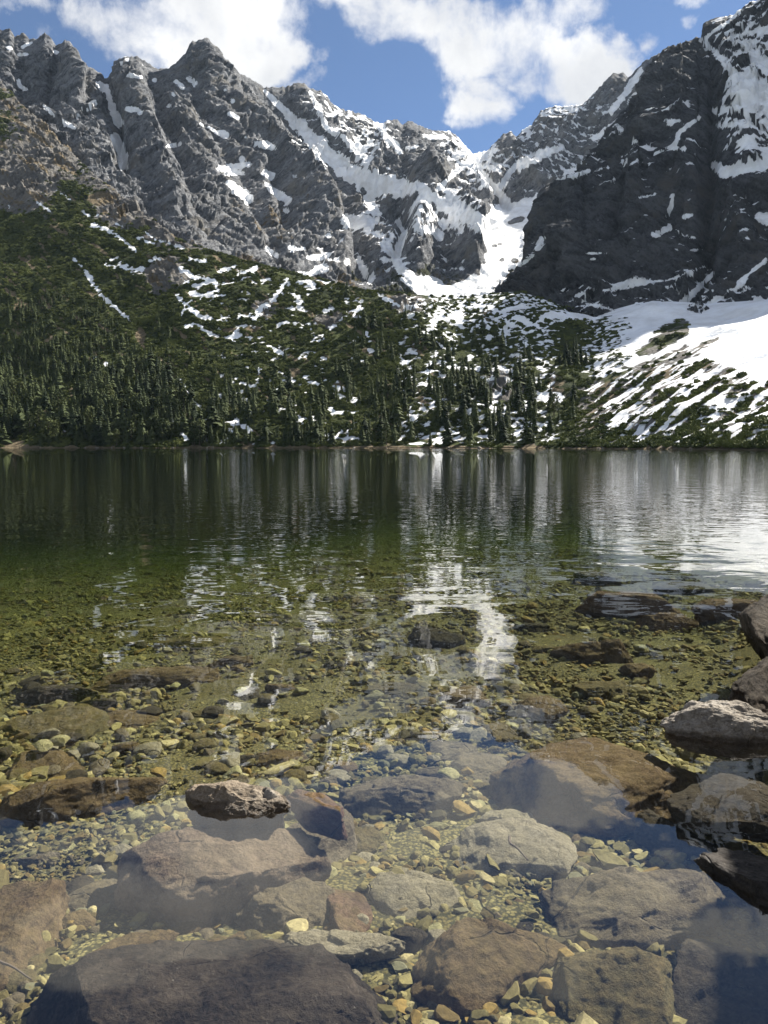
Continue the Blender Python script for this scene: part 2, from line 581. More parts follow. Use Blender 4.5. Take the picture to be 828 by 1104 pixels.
g -= carve(C, [([(222, 45), (240, 75), (258, 110), (285, 140), (305, 165), (330, 200), (345, 230)], 16, 34),
               ([(76, 50), (80, 80), (85, 110)], 9, 30), ([(140, 66), (150, 110), (165, 160), (190, 220)], 12, 26),
               ([(455, 203), (480, 225), (500, 245), (515, 275)], 22, 75), ([(455, 215), (450, 250), (445, 290)], 20, 60),
               ([(415, 135), (410, 165), (400, 185)], 9, 25), ([(500, 178), (512, 200), (525, 228)], 10, 30),
               ([(345, 165), (330, 190), (350, 225), (370, 270)], 14, 25),
               ([(330, 95), (345, 125), (370, 150)], 8, 25), ([(552, 146), (570, 190)], 10, 20), ([(661, 84), (620, 140), (580, 200)], 10, 30)])
big = BIG_C
cirque = CIRQUE
flat_m = np.full(C.PX.shape, -0.6)
paint(C, flat_m, big, np.zeros(C.PX.shape), 4)
flat_m = np.maximum(np.clip(flat_m, 0, 1), poly_soft(C.PX, C.PY, cirque, 6))
h = h * (1 - 0.8 * flat_m)
g = np.where(g > 0, g * (1 - 0.5 * flat_m), g)
C.displace(h * taper + g * np.clip(C.dcrest / 35, 0, 1))
N = C.normals()
up = blur(blur(N[..., 2], 1, 0), 1, 1)
concave = blur(blur(h, 14, 0), 14, 1) - h
jig = fbm(C.P / 22, 4, 41)
fine = fbm(Qr / np.array((30., 30., 9.)), 4, 43)
S = np.full(C.PX.shape, 0.0)
for cx, cy, rx, ry, a in ((365, 140, 75, 50, .58), (480, 190, 65, 60, .5), (600, 150, 110, 70, .62), (470, 260, 65, 55, .5),
                          (385, 270, 45, 55, .38), (230, 100, 50, 40, .16), (310, 260, 60, 50, .2), (140, 90, 30, 40, .17), (60, 80, 60, 50, .1),
                          (395, 175, 30, 30, .3), (440, 160, 40, 22, -.16), (545, 150, 14, 14, -.3), (310, 190, 35, 45, -.1)):
    S += a * np.clip(1.35 - ((C.PX - cx) / rx) ** 2 - ((C.PY - cy) / ry) ** 2, 0, 1)
C.snow = -0.36 + S * 1.35 + (up - 0.55) * 1.1 + fine * 1.05 + jig * 0.25 + np.clip(concave, -6, 6) * 0.02
paint(C, C.snow, [(q, (w[0] * 1.3 + .3, w[1] * 1.3 + .3) if isinstance(w, tuple) else w * 1.3 + .3) for q, w in big], jig)
C.snow = np.maximum(C.snow, poly_soft(C.PX + jig * 9, C.PY + jig * 7, cirque, 2.5) * 1.4 - 0.2)
for cx, cy, r in ((533, 265, 2.0), (539, 263, 1.6), (541, 280, 2), (556, 238, 3.2), (550, 240, 2), (562, 236, 3), (489, 300, 4), (483, 304, 4), (555, 281, 3)):
    C.snow -= 1.6 * np.exp(-(((C.PX - cx) / r / 1.6) ** 2 + ((C.PY - cy) / r) ** 2)) * (1 + jig)
# grass and soil where the rock meets the green slope
ln = np.interp(C.PX, [0, 60, 110, 180, 300], [112, 165, 205, 255, 300])
C.veg = -0.3 + 0.9 * sstep(45, 0, ln - C.PY) + fbm(C.P / 70, 4, 55) * 0.9 - 0.25
C.soil = 0.06 + 0.42 * sstep(40, 4, ln - C.PY) + fbm(C.P / 60, 4, 57) * 0.7 - 0.15
C.soil = np.maximum(C.soil, -0.05 + 0.45 * np.exp(-(((C.PX - 300) / 70) ** 2 + ((C.PY - 235) / 55) ** 2)) + fbm(C.P / 45, 4, 58) * 0.6)
mat_far = terrain_mat('grey_mountain_rock', (0.075, 0.079, 0.088), (0.30, 0.305, 0.315), (0.22, 0.205, 0.18), (0.028, 0.036, 0.014), (0.06, 0.062, 0.024), (0.21, 0.155, 0.085), 0.03)
C.build('mountain', mat_far, kind='structure', label='craggy grey mountain ridge with snow gullies closing the valley behind the green slope')

# ---- the dark wall on the right
cols = columns(535, 1900, 536, 880, 1.15, 14)
D = Layer({535: [(322, 1120), (316, 1140), (311, 1160)],
           580: [(332, 900), (290, 1000), (208, 1200)],
           620: [(350, 845), (276, 940), (188, 1220)],
           660: [(355, 830), (268, 925), (131, 1260)],
           700: [(345, 805), (252, 925), (90, 1300)],
           730: [(340, 785), (245, 910), (51, 1320)],
           760: [(358, 755), (240, 895), (26, 1310)],
           828: [(365, 690), (215, 885), (-2, 1290)],
           900: [(365, 625), (200, 830), (-90, 1225)],
           1060: [(330, 545), (150, 750), (-55, 1000)],
           1300: [(310, 520), (150, 690), (0, 860)],
           1900: [(300, 480), (180, 620), (100, 750)]}, cols, [110, 230], crest=CREST_D, smooth_cols=3)
taper = np.clip(D.dcrest / 16.0, 0.08, 1)
warp = np.stack([fbm(D.P / 120, 3, 65), fbm(D.P / 120, 3, 69), fbm(D.P / 120, 3, 73)], -1) * 20
Q = D.P + warp
Qr = np.stack([Q[..., 0] * 0.86 + Q[..., 2] * 0.5, Q[..., 1], -Q[..., 0] * 0.5 + Q[..., 2] * 0.86], -1)
h = (fbm(Qr / np.array((170., 170., 120.)), 3, 63) * 18
     + facets(Qr / np.array((84., 70., 36.)), 81) * 13
     + ridged(Q / np.array((13., 13., 70.)), 3, 86) * 4.0
     + facets(Qr / np.array((36., 30., 13.)), 82) * 7
     + facets(Qr / np.array((15., 13., 6.)), 83) * 4.0
     + facets(D.P / np.array((7., 7., 4.5)), 85) * 2.0
     + ridged(Q / 8., 3, 84) * 1.0)
g = carve(D, [([(727, 338), (768, 296), (790, 270)], 7, 22), ([(724, 225), (713, 250)], 7, 14), ([(757, 44), (770, 100), (765, 160), (762, 230), (760, 290)], 9, 26),
              ([(690, 130), (672, 200), (660, 262)], 8, 16), ([(600, 285), (655, 272), (710, 249), (740, 252)], 4, 9)])
g -= carve(D, [([(703, 90), (690, 160), (680, 220)], 18, 26), ([(640, 180), (622, 230), (610, 275)], 14, 22), ([(800, 100), (795, 150), (810, 200)], 26, 22),
               ([(735, 60), (735, 120), (742, 200)], 16, 20), ([(620, 285), (680, 275), (730, 262)], 12, 10), ([(790, 225), (800, 260)], 16, 20)])
big = BIG_D
flat_m = np.full(D.PX.shape, -0.6)
paint(D, flat_m, big, np.zeros(D.PX.shape), 3)
h = h * (1 - 0.75 * np.clip(flat_m, 0, 1))
D.displace(h * taper + g * np.clip(D.dcrest / 30, 0, 1))
N = D.normals()
up = blur(blur(N[..., 2], 1, 0), 1, 1)
jig = fbm(D.P / 14, 4, 91)
fine = fbm(Qr / np.array((24., 24., 6.)), 4, 93)
S = np.full(D.PX.shape, 0.0)
for cx, cy, rx, ry, a in ((805, 60, 42, 60, .55), (810, 125, 45, 45, .5), (725, 150, 40, 55, .16), (800, 240, 40, 35, .3), (770, 320, 60, 30, .34), (670, 315, 90, 22, .34), (660, 165, 40, 40, .2),
                          (1000, 100, 200, 200, .4), (610, 235, 35, 60, -.2)):
    S += a * np.clip(1.35 - ((D.PX - cx) / rx) ** 2 - ((D.PY - cy) / ry) ** 2, 0, 1)
D.snow = -0.1 + S * 1.25 + (up - 0.5) * 1.0 + fine * 1.35 + jig * 0.25
paint(D, D.snow, big, jig, 1.3)
D.veg = -0.5 + 0.55 * sstep(200, 300, D.PY) + fbm(D.P / 50, 4, 95) * 0.6 - 0.1
D.soil = np.full(D.PX.shape, -0.2) + fbm(D.P / 60, 4, 96) * 0.7 + 0.3 * np.exp(-(((D.PX - 625) / 40) ** 2 + ((D.PY - 250) / 40) ** 2))
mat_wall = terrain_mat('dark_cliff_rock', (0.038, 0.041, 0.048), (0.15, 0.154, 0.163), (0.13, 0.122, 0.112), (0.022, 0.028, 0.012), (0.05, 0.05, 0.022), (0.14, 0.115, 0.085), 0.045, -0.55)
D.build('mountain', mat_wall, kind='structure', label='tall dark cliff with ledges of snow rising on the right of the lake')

# ---- the slopes round the lake: green hillside, moraine, snowy talus
cols = columns(-420, 1900, -40, 880, 1.15, 14)
Hl = Layer({-420: [(483, 560), (400, 800), (260, 1300), (60, 1900)],
            0: [(482.6, 640), (400, 830), (250, 1150), (88, 1600)],
            100: [(482.8, 620), (420, 740), (310, 950), (188, 1280)],
            200: [(482.9, 600), (430, 700), (350, 830), (263, 1010)],
            300: [(483, 580), (440, 670), (370, 780), (291, 940)],
            400: [(483.2, 560), (440, 650), (380, 745), (314, 880)],
            460: [(483.3, 540), (435, 640), (380, 730), (319, 860)],
            500: [(483.4, 520), (430, 640), (375, 740), (321, 865)],
            560: [(483.6, 490), (425, 630), (370, 740), (313, 880)],
            600: [(483.8, 460), (430, 600), (380, 730), (328, 860)],
            640: [(484, 430), (430, 570), (385, 710), (340, 850)],
            700: [(484.4, 390), (425, 520), (375, 670), (324, 820)],
            760: [(484.8, 345), (415, 480), (365, 630), (328, 780)],
            828: [(485.5, 295), (410, 430), (360, 570), (323, 730)],
            1000: [(486.5, 230), (400, 350), (340, 470), (280, 620)],
            1400: [(488, 180), (380, 290), (310, 400), (240, 560)],
            1900: [(490, 150), (380, 260), (310, 360), (230, 520)]}, cols, [110, 130, 130], shore=True, smooth_cols=14)
rise = sstep(0.2, 12, Hl.P[..., 2])
Q = Hl.P + np.stack([fbm(Hl.P / 90, 3, 105), fbm(Hl.P / 90, 3, 109), fbm(Hl.P / 90, 3, 113)], -1) * 20
upl = sstep(230, 150, Hl.PY) * sstep(180, 60, Hl.PX)
rocky = np.clip(np.exp(-(((Hl.PX - 178) / 22) ** 2 + ((Hl.PY - 298) / 17) ** 2)) + 1.1 * np.exp(-(((Hl.PX - 22) / 42) ** 2 + ((Hl.PY - 195) / 34) ** 2))
                + 0.9 * np.exp(-(((Hl.PX - 135) / 32) ** 2 + ((Hl.PY - 228) / 22) ** 2)) + 0.9 * np.exp(-(((Hl.PX - 545) / 22) ** 2 + ((Hl.PY - 415) / 20) ** 2))
                + 0.8 * np.exp(-(((Hl.PX - 440) / 22) ** 2 + ((Hl.PY - 333) / 14) ** 2)) + 0.7 * np.exp(-(((Hl.PX - 285) / 14) ** 2 + ((Hl.PY - 335) / 12) ** 2))
                + 0.8 * np.exp(-(((Hl.PX - 60) / 40) ** 2 + ((Hl.PY - 150) / 30) ** 2)) + 0.6 * np.exp(-(((Hl.PX - 355) / 25) ** 2 + ((Hl.PY - 345) / 12) ** 2)), 0, 1)
bnd = np.interp(Hl.PX, [0, 60, 110, 180, 230], [100, 150, 195, 252, 270])
rocky = np.clip(rocky + 1.0 * sstep(34, 2, Hl.PY - bnd) * sstep(250, 170, Hl.PX) * (0.35 + 1.9 * fbm(Hl.P / 45, 3, 119)), 0, 1)
talus = sstep(585, 650, Hl.PX)
bushy = fbm(Hl.P / 9., 4, 121, 0.6)
h = (fbm(Q / 120, 3, 115) * 16 + ridged(Q / 40, 3, 116) * 3.2 * (1 - 0.6 * talus) + bushy * 2.4 * (1 - 0.75 * talus)
     + rocky * (facets(Q / 24., 117) * 9 + facets(Q / 9., 118) * 4))
# fan ribs running down the talus
ang = R(30)
al = (Hl.PX * math.cos(ang) - Hl.PY * math.sin(ang))
ac = (Hl.PX * math.sin(ang) + Hl.PY * math.cos(ang))
tb = sstep(372, 410, Hl.PY) * talus
streak = fbm(np.stack([al / 55, ac / 4.6, np.zeros_like(al)], -1), 4, 131)
h += tb * streak * 2.5
edge = np.maximum(np.clip(Hl.dcrest / 10, 0.15, 1), 0.8 * rocky * (Hl.PX < 260))
Hl.displace(h * np.where(Hl.V > 0, rise, 0) * edge, 0.4)
N = Hl.normals()
up = N[..., 2]
jig = fbm(Hl.P / 9, 4, 141)
jig2 = fbm(Hl.P / 26, 4, 143)
jig3 = fbm(Hl.P / 5, 3, 145)
PX, PYh = Hl.PX, Hl.PY
S = np.full(PX.shape, -0.55)
# speckled thaw patches
mor = sstep(385, 450, PX) * sstep(640, 600, PX)
lit = sstep(180, 230, PX) * sstep(430, 380, PX) * sstep(270, 300, PYh)
S = np.maximum(S, -0.55 + lit * (0.74 + jig2 * 1.0 + jig * 1.0))
topm = sstep(455, 480, PX) * sstep(395, 345, PYh)
S = np.maximum(S, -0.45 + mor * (0.82 + topm * (0.06 + 1.2 * jig3) + 0.06 * sstep(420, 450, PYh) + jig * 1.0 + jig3 * 0.5 + jig2 * 0.45))
tal_up = 0.95 + jig * 0.25
spk = sstep(590, 620, PX) * sstep(700, 655, PX) * sstep(330, 350, PYh) * sstep(430, 395, PYh)
tal_up = tal_up - spk * (0.42 + 1.7 * jig3 + 0.6 * jig + 0.5 * jig2)
isl = poly_soft(PX + jig2 * 10, PYh + jig * 7, [(684, 379), (700, 366), (716, 350), (738, 340), (744, 352), (742, 362), (725, 372), (704, 382), (690, 384)], 3)
tal_up = tal_up - isl * (0.75 + 0.8 * jig)
rib1 = poly_soft(PX + jig2 * 8, PYh + jig * 5, [(640, 412), (690, 392), (740, 372), (775, 362), (772, 370), (735, 390), (690, 405), (640, 420)], 2)
tal_up = tal_up - rib1 * (0.55 + 1.3 * streak + 0.4 * jig)
low = 0.45 + streak * 2.1 + jig * 0.45 + jig3 * 0.6 + 0.18 * sstep(700, 800, PX) - 0.3 * sstep(690, 620, PX) - 0.12 * sstep(455, 478, PYh)
lowf = sstep(0, 14, PYh - np.interp(PX, [600, 650, 700, 760, 800, 830], [394, 404, 384, 380, 392, 398]))
tal = tal_up * (1 - lowf) + low * lowf
S = np.where(PX > 560, np.maximum(S * (1 - talus) + -0.5 * talus, tal * talus - 0.6 * (1 - talus)), S)
Hl.snow = S
hs = [([(100, 243), (112, 246), (124, 253), (133, 261), (147, 271)], (2.2, 2)), ([(61, 206), (76, 216)], 1), ([(88, 228), (96, 233)], 1.3), ([(79, 279), (90, 290), (96, 297)], (1.2, 2.4)), ([(96, 297), (101, 308), (107, 315), (115, 324), (124, 331), (140, 346)], (2.4, 1.6)), ([(114, 282), (114, 286), (124, 288)], 1.4),
      ([(114, 282), (127, 277)], 1.2), ([(130, 286), (140, 290), (152, 291)], 3), ([(160, 281), (172, 279)], 2.2), ([(148, 256), (165, 263)], 1.5), ([(157, 251), (167, 258)], 1), ([(173, 260), (185, 263), (198, 268)], 1.6), ((105, 232), 1.6), ([(125, 241), (137, 246)], 1.2),
      ([(195, 290), (203, 294), (212, 300), (230, 303), (235, 313), (222, 320), (205, 316)], 2.4), ([(197, 303), (213, 308), (228, 303)], 2.6), ([(192, 320), (203, 331), (220, 343)], (2.4, 2)), ([(238, 293), (255, 287)], 2.4), ([(257, 295), (266, 294), (277, 288)], 2.2), ([(205, 280), (222, 282)], 1.8),
      ([(275, 342), (285, 330), (295, 322), (303, 312), (310, 300)], (4, 1.6)), ((322, 326), 3), ([(382, 340), (386, 333), (390, 324)], 1.6), ([(197, 352), (210, 350), (218, 353), (226, 360)], 1.7), ([(260, 412), (268, 416), (274, 415)], 2.4), ([(193, 408), (202, 422), (210, 434), (218, 441)], 1.6),
      ([(183, 452), (192, 462), (203, 475)], 1.9), ((115, 393), 2), ((103, 386), 2), ((128, 409), 2.2), ([(65, 460), (72, 466)], 1.6), ((37, 458), 1.6), ((158, 404), 1.6), ([(254, 452), (262, 460), (270, 464)], 1.8), ([(360, 418), (372, 420)], 2), ([(362, 426), (370, 428)], 2), ((300, 420), 2), ((318, 436), 2), ([(322, 450), (332, 460)], 2),
      ([(293, 375), (305, 381)], 2.2), ((323, 386), 1.6), ((280, 400), 2.4), ([(40, 218), (55, 228)], 1), ((10, 222), 1.4), ([(245, 363), (254, 369)], 1.2), ([(196, 340), (200, 330), (208, 322)], 1.4), ([(230, 320), (246, 318)], 1.2), ((345, 366), 1.6), ((400, 378), 3), ([(386, 384), (394, 392)], 2.2), ([(395, 358), (398, 368)], 1.6), ([(408, 318), (432, 330)], 1.6),
      ([(470, 340), (480, 343)], 3.6), ([(484, 342), (496, 340), (498, 350)], 4), ([(508, 326), (530, 332), (545, 340), (545, 362)], (1.6, 3.2)), ([(545, 335), (565, 330)], 3.4), ([(556, 342), (580, 352)], 3), ([(590, 340), (640, 340)], 5), ([(590, 430), (603, 428)], 4.5), ([(455, 413), (470, 418)], 2.6), ([(460, 396), (462, 408)], 2)]
paint(Hl, Hl.snow, hs, np.clip(jig * 1.5 + jig3 * 1.0, -.95, 1.2), 1.1)
# vegetation
Hl.veg = 0.95 - rocky * 1.25 + jig2 * 0.5
Hl.veg = np.where(upl > 0, Hl.veg - upl * 0.15, Hl.veg)
Hl.veg -= talus * (0.55 + 0.2 * lowf) + talus * streak * 0.5
Hl.veg += isl * 0.1 + spk * 0.5
Hl.veg -= 0.2 * sstep(20, 0, PYh - bnd) * sstep(240, 150, PX)
Hl.soil = -0.2 + jig2 * 0.55
for cx, cy, rx, ry, a in ((22, 330, 12, 8, .75), (50, 326, 10, 10, .85), (12, 478, 18, 6, .8), (68, 464, 10, 8, .7), (152, 362, 8, 12, .9), (250, 356, 14, 4, .9), (318, 402, 10, 8, .8), (272, 355, 12, 5, .8),
                          (330, 392, 10, 4, .6), (110, 214, 22, 10, .8), (70, 150, 50, 40, .35), (102, 172, 20, 10, .8), (20, 222, 22, 8, .6), (50, 230, 12, 10, .6), (125, 330, 4, 4, .6), (600, 415, 14, 16, .7), (525, 340, 10, 10, .7),
                          (200, 418, 5, 14, .4), (165, 340, 10, 4, .5), (275, 345, 14, 8, .5)):
    Hl.soil = np.maximum(Hl.soil, -0.25 + a * 1.15 * np.clip(1.3 - ((PX - cx) / rx) ** 2 - ((PYh - cy) / ry) ** 2, 0, 1) + jig * 0.5)
Hl.soil = np.maximum(Hl.soil, talus * lowf * (0.42 + jig2 * .9 + jig * .5))
fall = R(40)
Hl.tone = 0.5 + 1.1 * fbm(np.stack([(PX * math.cos(fall) + PYh * math.sin(fall)) / 70, (-PX * math.sin(fall) + PYh * math.cos(fall)) / 9, np.zeros_like(PX)], -1), 4, 151)
gr_ = fbm(np.stack([(PX * math.cos(fall) + PYh * math.sin(fall)) / 38, (-PX * math.sin(fall) + PYh * math.cos(fall)) / 7, np.zeros_like(PX)], -1), 4, 157)
Hl.soil = np.maximum(Hl.soil, np.where(PX < 470, 0.16 + 1.35 * gr_ + 0.5 * jig + 0.15 * sstep(240, 160, PYh), -1))
shore_band = sstep(1.7, 0.5, Hl.P[..., 2] + jig2 * 4.5 + jig * 2.0)
Hl.soil = np.maximum(Hl.soil, shore_band * 1.3 - 0.1)
Hl.veg = np.where(shore_band > 0.5, -0.3, Hl.veg)
Hl.snow = np.where(shore_band > 0.5, Hl.snow - 0.5, Hl.snow) - 1.2 * sstep(3.0, 1.2, Hl.P[..., 2])
mat_hill = terrain_mat('hillside_ground', (0.13, 0.125, 0.12), (0.31, 0.29, 0.26), (0.24, 0.21, 0.17), (0.026, 0.038, 0.010), (0.08, 0.096, 0.026), (0.30, 0.235, 0.145), 0.06)
Hl.build('hillside', mat_hill, kind='structure', label='green dwarf pine slope, wooded moraine and snowy scree fan along the far lake shore')

# ------------------------------------------------------------------ trees
def tree_mat(name, a, b):
    a, b = tuple(q * 0.85 for q in a), tuple(q * 0.85 for q in b)
    m, t, out = new_mat(name)
    geo = t.n.new('ShaderNodeNewGeometry')
    oi = t.n.new('ShaderNodeObjectInfo')
    n = t.noise(geo.outputs['Position'], 0.45, 4, 0.6)
    n2 = t.noise(geo.outputs['Position'], 0.05, 2, 0.5)
    f = t.math('ADD', t.math('MULTIPLY', n, 0.7), t.math('MULTIPLY', t.ramp(n2, 0.3, 0.7), 0.3))
    f = t.math('ADD', f, t.math('MULTIPLY', t.math('SUBTRACT', oi.outputs['Random'], 0.5), 0.4))
    principled(t, out, t.mix(t.ramp(f, 0.36, 0.66), a, b), 0.85, 0.15)
    return m


mat_spruce = tree_mat('spruce_needles', (0.020, 0.031, 0.012), (0.062, 0.078, 0.027))
mat_pine = tree_mat('stone_pine_needles', (0.032, 0.046, 0.014), (0.085, 0.10, 0.032))
mat_bush = tree_mat('dwarf_pine_needles', (0.04, 0.055, 0.013), (0.118, 0.132, 0.035))
mb, tb_, ob_ = new_mat('conifer_bark')
gb = tb_.n.new('ShaderNodeNewGeometry')
principled(tb_, ob_, tb_.mix(tb_.noise(gb.outputs['Position'], 3, 4), (0.06, 0.045, 0.033), (0.15, 0.12, 0.095)), 0.9, 0.1)
mat_bark = mb


def conifer_arrays(seed, slim=0.16, whorls=15, blades=9, bare=0.06):
    """unit-height crown of drooping ragged boughs, plus trunk"""
    r = random.Random(seed)
    V, T = [], []
    for k in range(whorls):
        f = k / (whorls - 1)
        z = bare + (1 - bare) * (1 - (1 - f) ** 0.95) * 0.985
        rad = slim * ((1 - f) ** 0.85) * (0.8 + 0.4 * r.random()) * (0.8 if f < 0.1 else 1) + 0.008
        nb = max(5, int(blades * (1 - 0.4 * f)))
        a0 = r.random() * 6.28
        for b in range(nb):
            if r.random() < 0.1:
                continue
            a = a0 + 6.283 * b / nb + r.uniform(-.25, .25)
            L = rad * r.uniform(0.6, 1.25)
            wd = 0.42 * rad + 0.01
            dz = -L * r.uniform(0.25, 0.75)
            ca, sa = math.cos(a), math.sin(a)
            i = len(V)
            hz = 0.045 * r.uniform(.7, 1.3)
            V += [(0, 0, z + hz), (ca * L * .55 - sa * wd, sa * L * .55 + ca * wd, z + dz * .55),
                  (ca * L, sa * L, z + dz), (ca * L * .55 + sa * wd, sa * L * .55 - ca * wd, z + dz * .55), (ca * L * .6, sa * L * .6, z + dz * .3 + hz * .6)]
            T += [(i, i + 1, i + 4), (i + 1, i + 2, i + 4), (i, i + 4, i + 3), (i + 4, i + 2, i + 3)]
    i = len(V)
    V += [(0.008, 0, .96), (-0.004, 0.007, .96), (-0.004, -0.007, .96), (0, 0, 1.0)]
    T += [(i, i + 1, i + 3), (i + 1, i + 2, i + 3), (i + 2, i, i + 3)]
    return np.array(V), np.array(T)


def pine_arrays(seed):
    """rounded, clumpy crown (stone pine)"""
    r = random.Random(seed)
    V, T = [], []
    for k in range(300):
        f = r.random()
        z = 0.14 + 0.84 * f
        rad = 0.24 * math.sqrt(max(0.02, 1 - abs(f - 0.38) ** 1.6 * 2.0)) * (0.55 + 0.45 * r.random())
        a = r.random() * 6.283
        rr = rad * math.sqrt(0.3 + .7 * r.random())
        c = Vector((math.cos(a) * rr, math.sin(a) * rr, z))
        s = r.uniform(0.025, 0.055)
        d1 = Vector((r.gauss(0, 1), r.gauss(0, 1), r.gauss(0, .6))).normalized()
        d2 = d1.cross(Vector((r.gauss(0, 1), r.gauss(0, 1), r.gauss(0, 1)))).normalized()
        i = len(V)
        V += [tuple(c + d1 * s), tuple(c - d1 * .5 * s + d2 * .8 * s), tuple(c - d1 * .5 * s - d2 * .8 * s), tuple(c + Vector((0, 0, s * .8)))]
        T += [(i, i + 1, i + 3), (i + 1, i + 2, i + 3), (i + 2, i, i + 3)]
    return np.array(V), np.array(T)


def trunk_arrays(rad=0.016, top=0.97, sides=6, bend=0.0):
    V, Q = [], []
    for k in range(5):
        f = k / 4
        rr = rad * (1 - 0.9 * f) * (1.5 if k == 0 else 1)
        for j in range(sides):
            a = 6.283 * j / sides
            V.append((math.cos(a) * rr + bend * f * f, math.sin(a) * rr, -0.04 + f * (top + .04)))
    for k in range(4):
        for j in range(sides):
            a = k * sides + j
            b = k * sides + (j + 1) % sides
            Q.append((a, b, b + sides, a + sides))
    return np.array(V), np.array(Q)


spr = [conifer_arrays(s, sl, wh) for s, sl, wh in ((1, .15, 15), (2, .19, 14), (3, .23, 13), (4, .13, 16), (5, .17, 15))]
pin = [pine_arrays(s) for s in (11, 12, 13)]
spr_me = [make_mesh('spruce_crown', v, tris=t, mat=mat_spruce, smooth=False) for v, t in spr]
pin_me = [make_mesh('pine_crown', v, tris=t, mat=mat_pine, smooth=False) for v, t in pin]
tv, tq = trunk_arrays()
trunk_me = make_mesh('tree_trunk', tv, quads=tq, mat=mat_bark)

# density of trees over the hillside, in the places where the photograph has them
zone_left = [(-300, 300), (0, 318), (62, 322), (112, 330), (128, 352), (165, 395), (205, 440), (226, 484), (-300, 484)]
zone_mid = [(226, 484), (226, 440), (240, 415), (300, 425), (330, 440), (340, 484)]
zone_right = [(330, 484), (340, 420), (350, 380), (395, 345), (430, 345), (470, 348), (500, 352), (540, 360), (575, 375), (590, 400), (585, 425), (575, 484)]
upper_dark = [(440, 350), (500, 350), (545, 365), (580, 380), (590, 415), (540, 430), (440, 425)]
dens = (0.95 * in_poly(PX, PYh, zone_left) + 0.36 * in_poly(PX, PYh, zone_mid) + 0.28 * in_poly(PX, PYh, zone_right) + 0.22 * in_poly(PX, PYh, upper_dark)
        + 0.035 * (PX < 420) * (PYh > 300) * (PYh < 440) + 0.03 * (PX > 560) * (PX < 620) * (PYh > 330))
dens = dens * np.clip(0.6 + fbm(Hl.P / 38, 3, 145) * 2.6, 0.03, 1.4) * np.where(PX < 230, 0.5 + 0.7 * sstep(360, 440, PYh), 0.22 + 1.0 * sstep(375, 440, PYh))
dens = np.where((Hl.snow > 0.45) & (PYh > 330), dens * 0.12, dens)
for xx, yy, rx, ry in ((72, 462, 16, 9), (12, 474, 14, 8), (112, 392, 14, 10), (200, 460, 12, 16), (148, 360, 10, 16), (540, 415, 16, 16), (262, 458, 10, 8), (325, 455, 10, 12), (128, 408, 8, 6)):
    dens *= 1 - 0.85 * np.exp(-(((PX - xx) / rx) ** 2 + ((PYh - yy) / ry) ** 2))
dens[Hl.front:] = 0
dens[:4] = 0
dens *= (Hl.P[..., 2] > 1.8) * (PX > -60) * (PX < 660)
pixarea = np.abs(np.gradient(PX, axis=1) * np.gradient(PYh, axis=0))
pr = (dens * pixarea).ravel()
NT_TREES = 2400
pick = rng.choice(len(pr), NT_TREES, replace=False, p=pr / pr.sum())
# keep trees apart
cand = []
cell = {}
Pf = Hl.P.reshape(-1, 3)
PXf, PYf = PX.ravel(), PYh.ravel()
for i in pick:
    x, y, z = Pf[i]
    k = (int(x // 3.7), int(y // 3.7))
    if k in cell:
        continue
    cell[k] = 1
    shade = in_poly(np.array([PXf[i]]), np.array([PYf[i]]), upper_dark)[0]
    hgt = 7 + 14 * rnd.random() ** 1.3 * (1.0 if not shade else 0.85)
    if PXf[i] < 230 and PYf[i] > 400:
        hgt *= 1.2
    if PYf[i] < 400 and PXf[i] < 340:
        hgt *= 0.75
    kind = 'pine' if (rnd.random() < (0.3 if (PXf[i] < 230 and PYf[i] > 420) else 0.07) and not shade) else 'spruce'
    if kind == 'pine':
        hgt *= 0.8
    cand.append((hgt / y, kind, x, y, z, hgt, rnd.uniform(0, 6.28), PXf[i], PYf[i]))
cand.sort(reverse=True)

LAB = {('spruce', 0): ('dark pointed spruce among the dense forest on the left shore', 'spruces of the left shore forest'),
       ('spruce', 1): ('pointed spruce below the snow speckled slope in the middle of the far shore', 'spruces below the middle slope'),
       ('spruce', 2): ('dark spruce on the moraine between the middle slope and the snowy scree', 'spruces on the moraine'),
       ('pine', 0): ('lighter round crowned pine among the pointed spruces of the left shore', 'round pines of the left shore'),
       ('pine', 1): ('light green round crowned pine on the middle slope', 'round pines of the middle slope'),
       ('pine', 2): ('round crowned pine growing on the moraine near the scree', 'round pines on the moraine')}


def plant(c):
    _, kind, x, y, z, hgt, rot, px, py = c
    zone = 0 if px < 228 else (1 if px < 345 else 2)
    root = bpy.data.objects.new('spruce_tree' if kind == 'spruce' else 'pine_tree', None)
    COL.objects.link(root)
    root.empty_display_size = 0.5
    root.location = (x, y, z)
    root.rotation_euler = (rnd.uniform(-.03, .03), rnd.uniform(-.03, .03), rot)
    wide = rnd.uniform(1.05, 1.65)
    root.scale = (hgt * wide, hgt * wide, hgt)
    root['label'], root['group'] = LAB[(kind, zone)]
    root['category'] = 'tree'
    link('crown', rnd.choice(spr_me if kind == 'spruce' else pin_me), root)
    link('trunk', trunk_me, root)


n_sp = n_pn = 0
rest = []
for c in cand:
    if c[1] == 'spruce' and n_sp < 290:
        n_sp += 1
        plant(c)
    elif c[1] == 'pine' and n_pn < 90:
        n_pn += 1
        plant(c)
    else:
        rest.append(c)


def batch(items, protos):
    """items: (proto index, x, y, z, sx, sz, rot) -> one vertex and face array"""
    VV, TT = [], []
    off = 0
    for (k, x, y, z, sx, sz, rot) in items:
        v, t = protos[k]
        ca, sa = math.cos(rot), math.sin(rot)
        VV.append(np.stack([(v[:, 0] * ca - v[:, 1] * sa) * sx + x, (v[:, 0] * sa + v[:, 1] * ca) * sx + y, v[:, 2] * sz + z], 1))
        TT.append(t + off)
        off += len(v)
    return np.concatenate(VV), np.concatenate(TT)


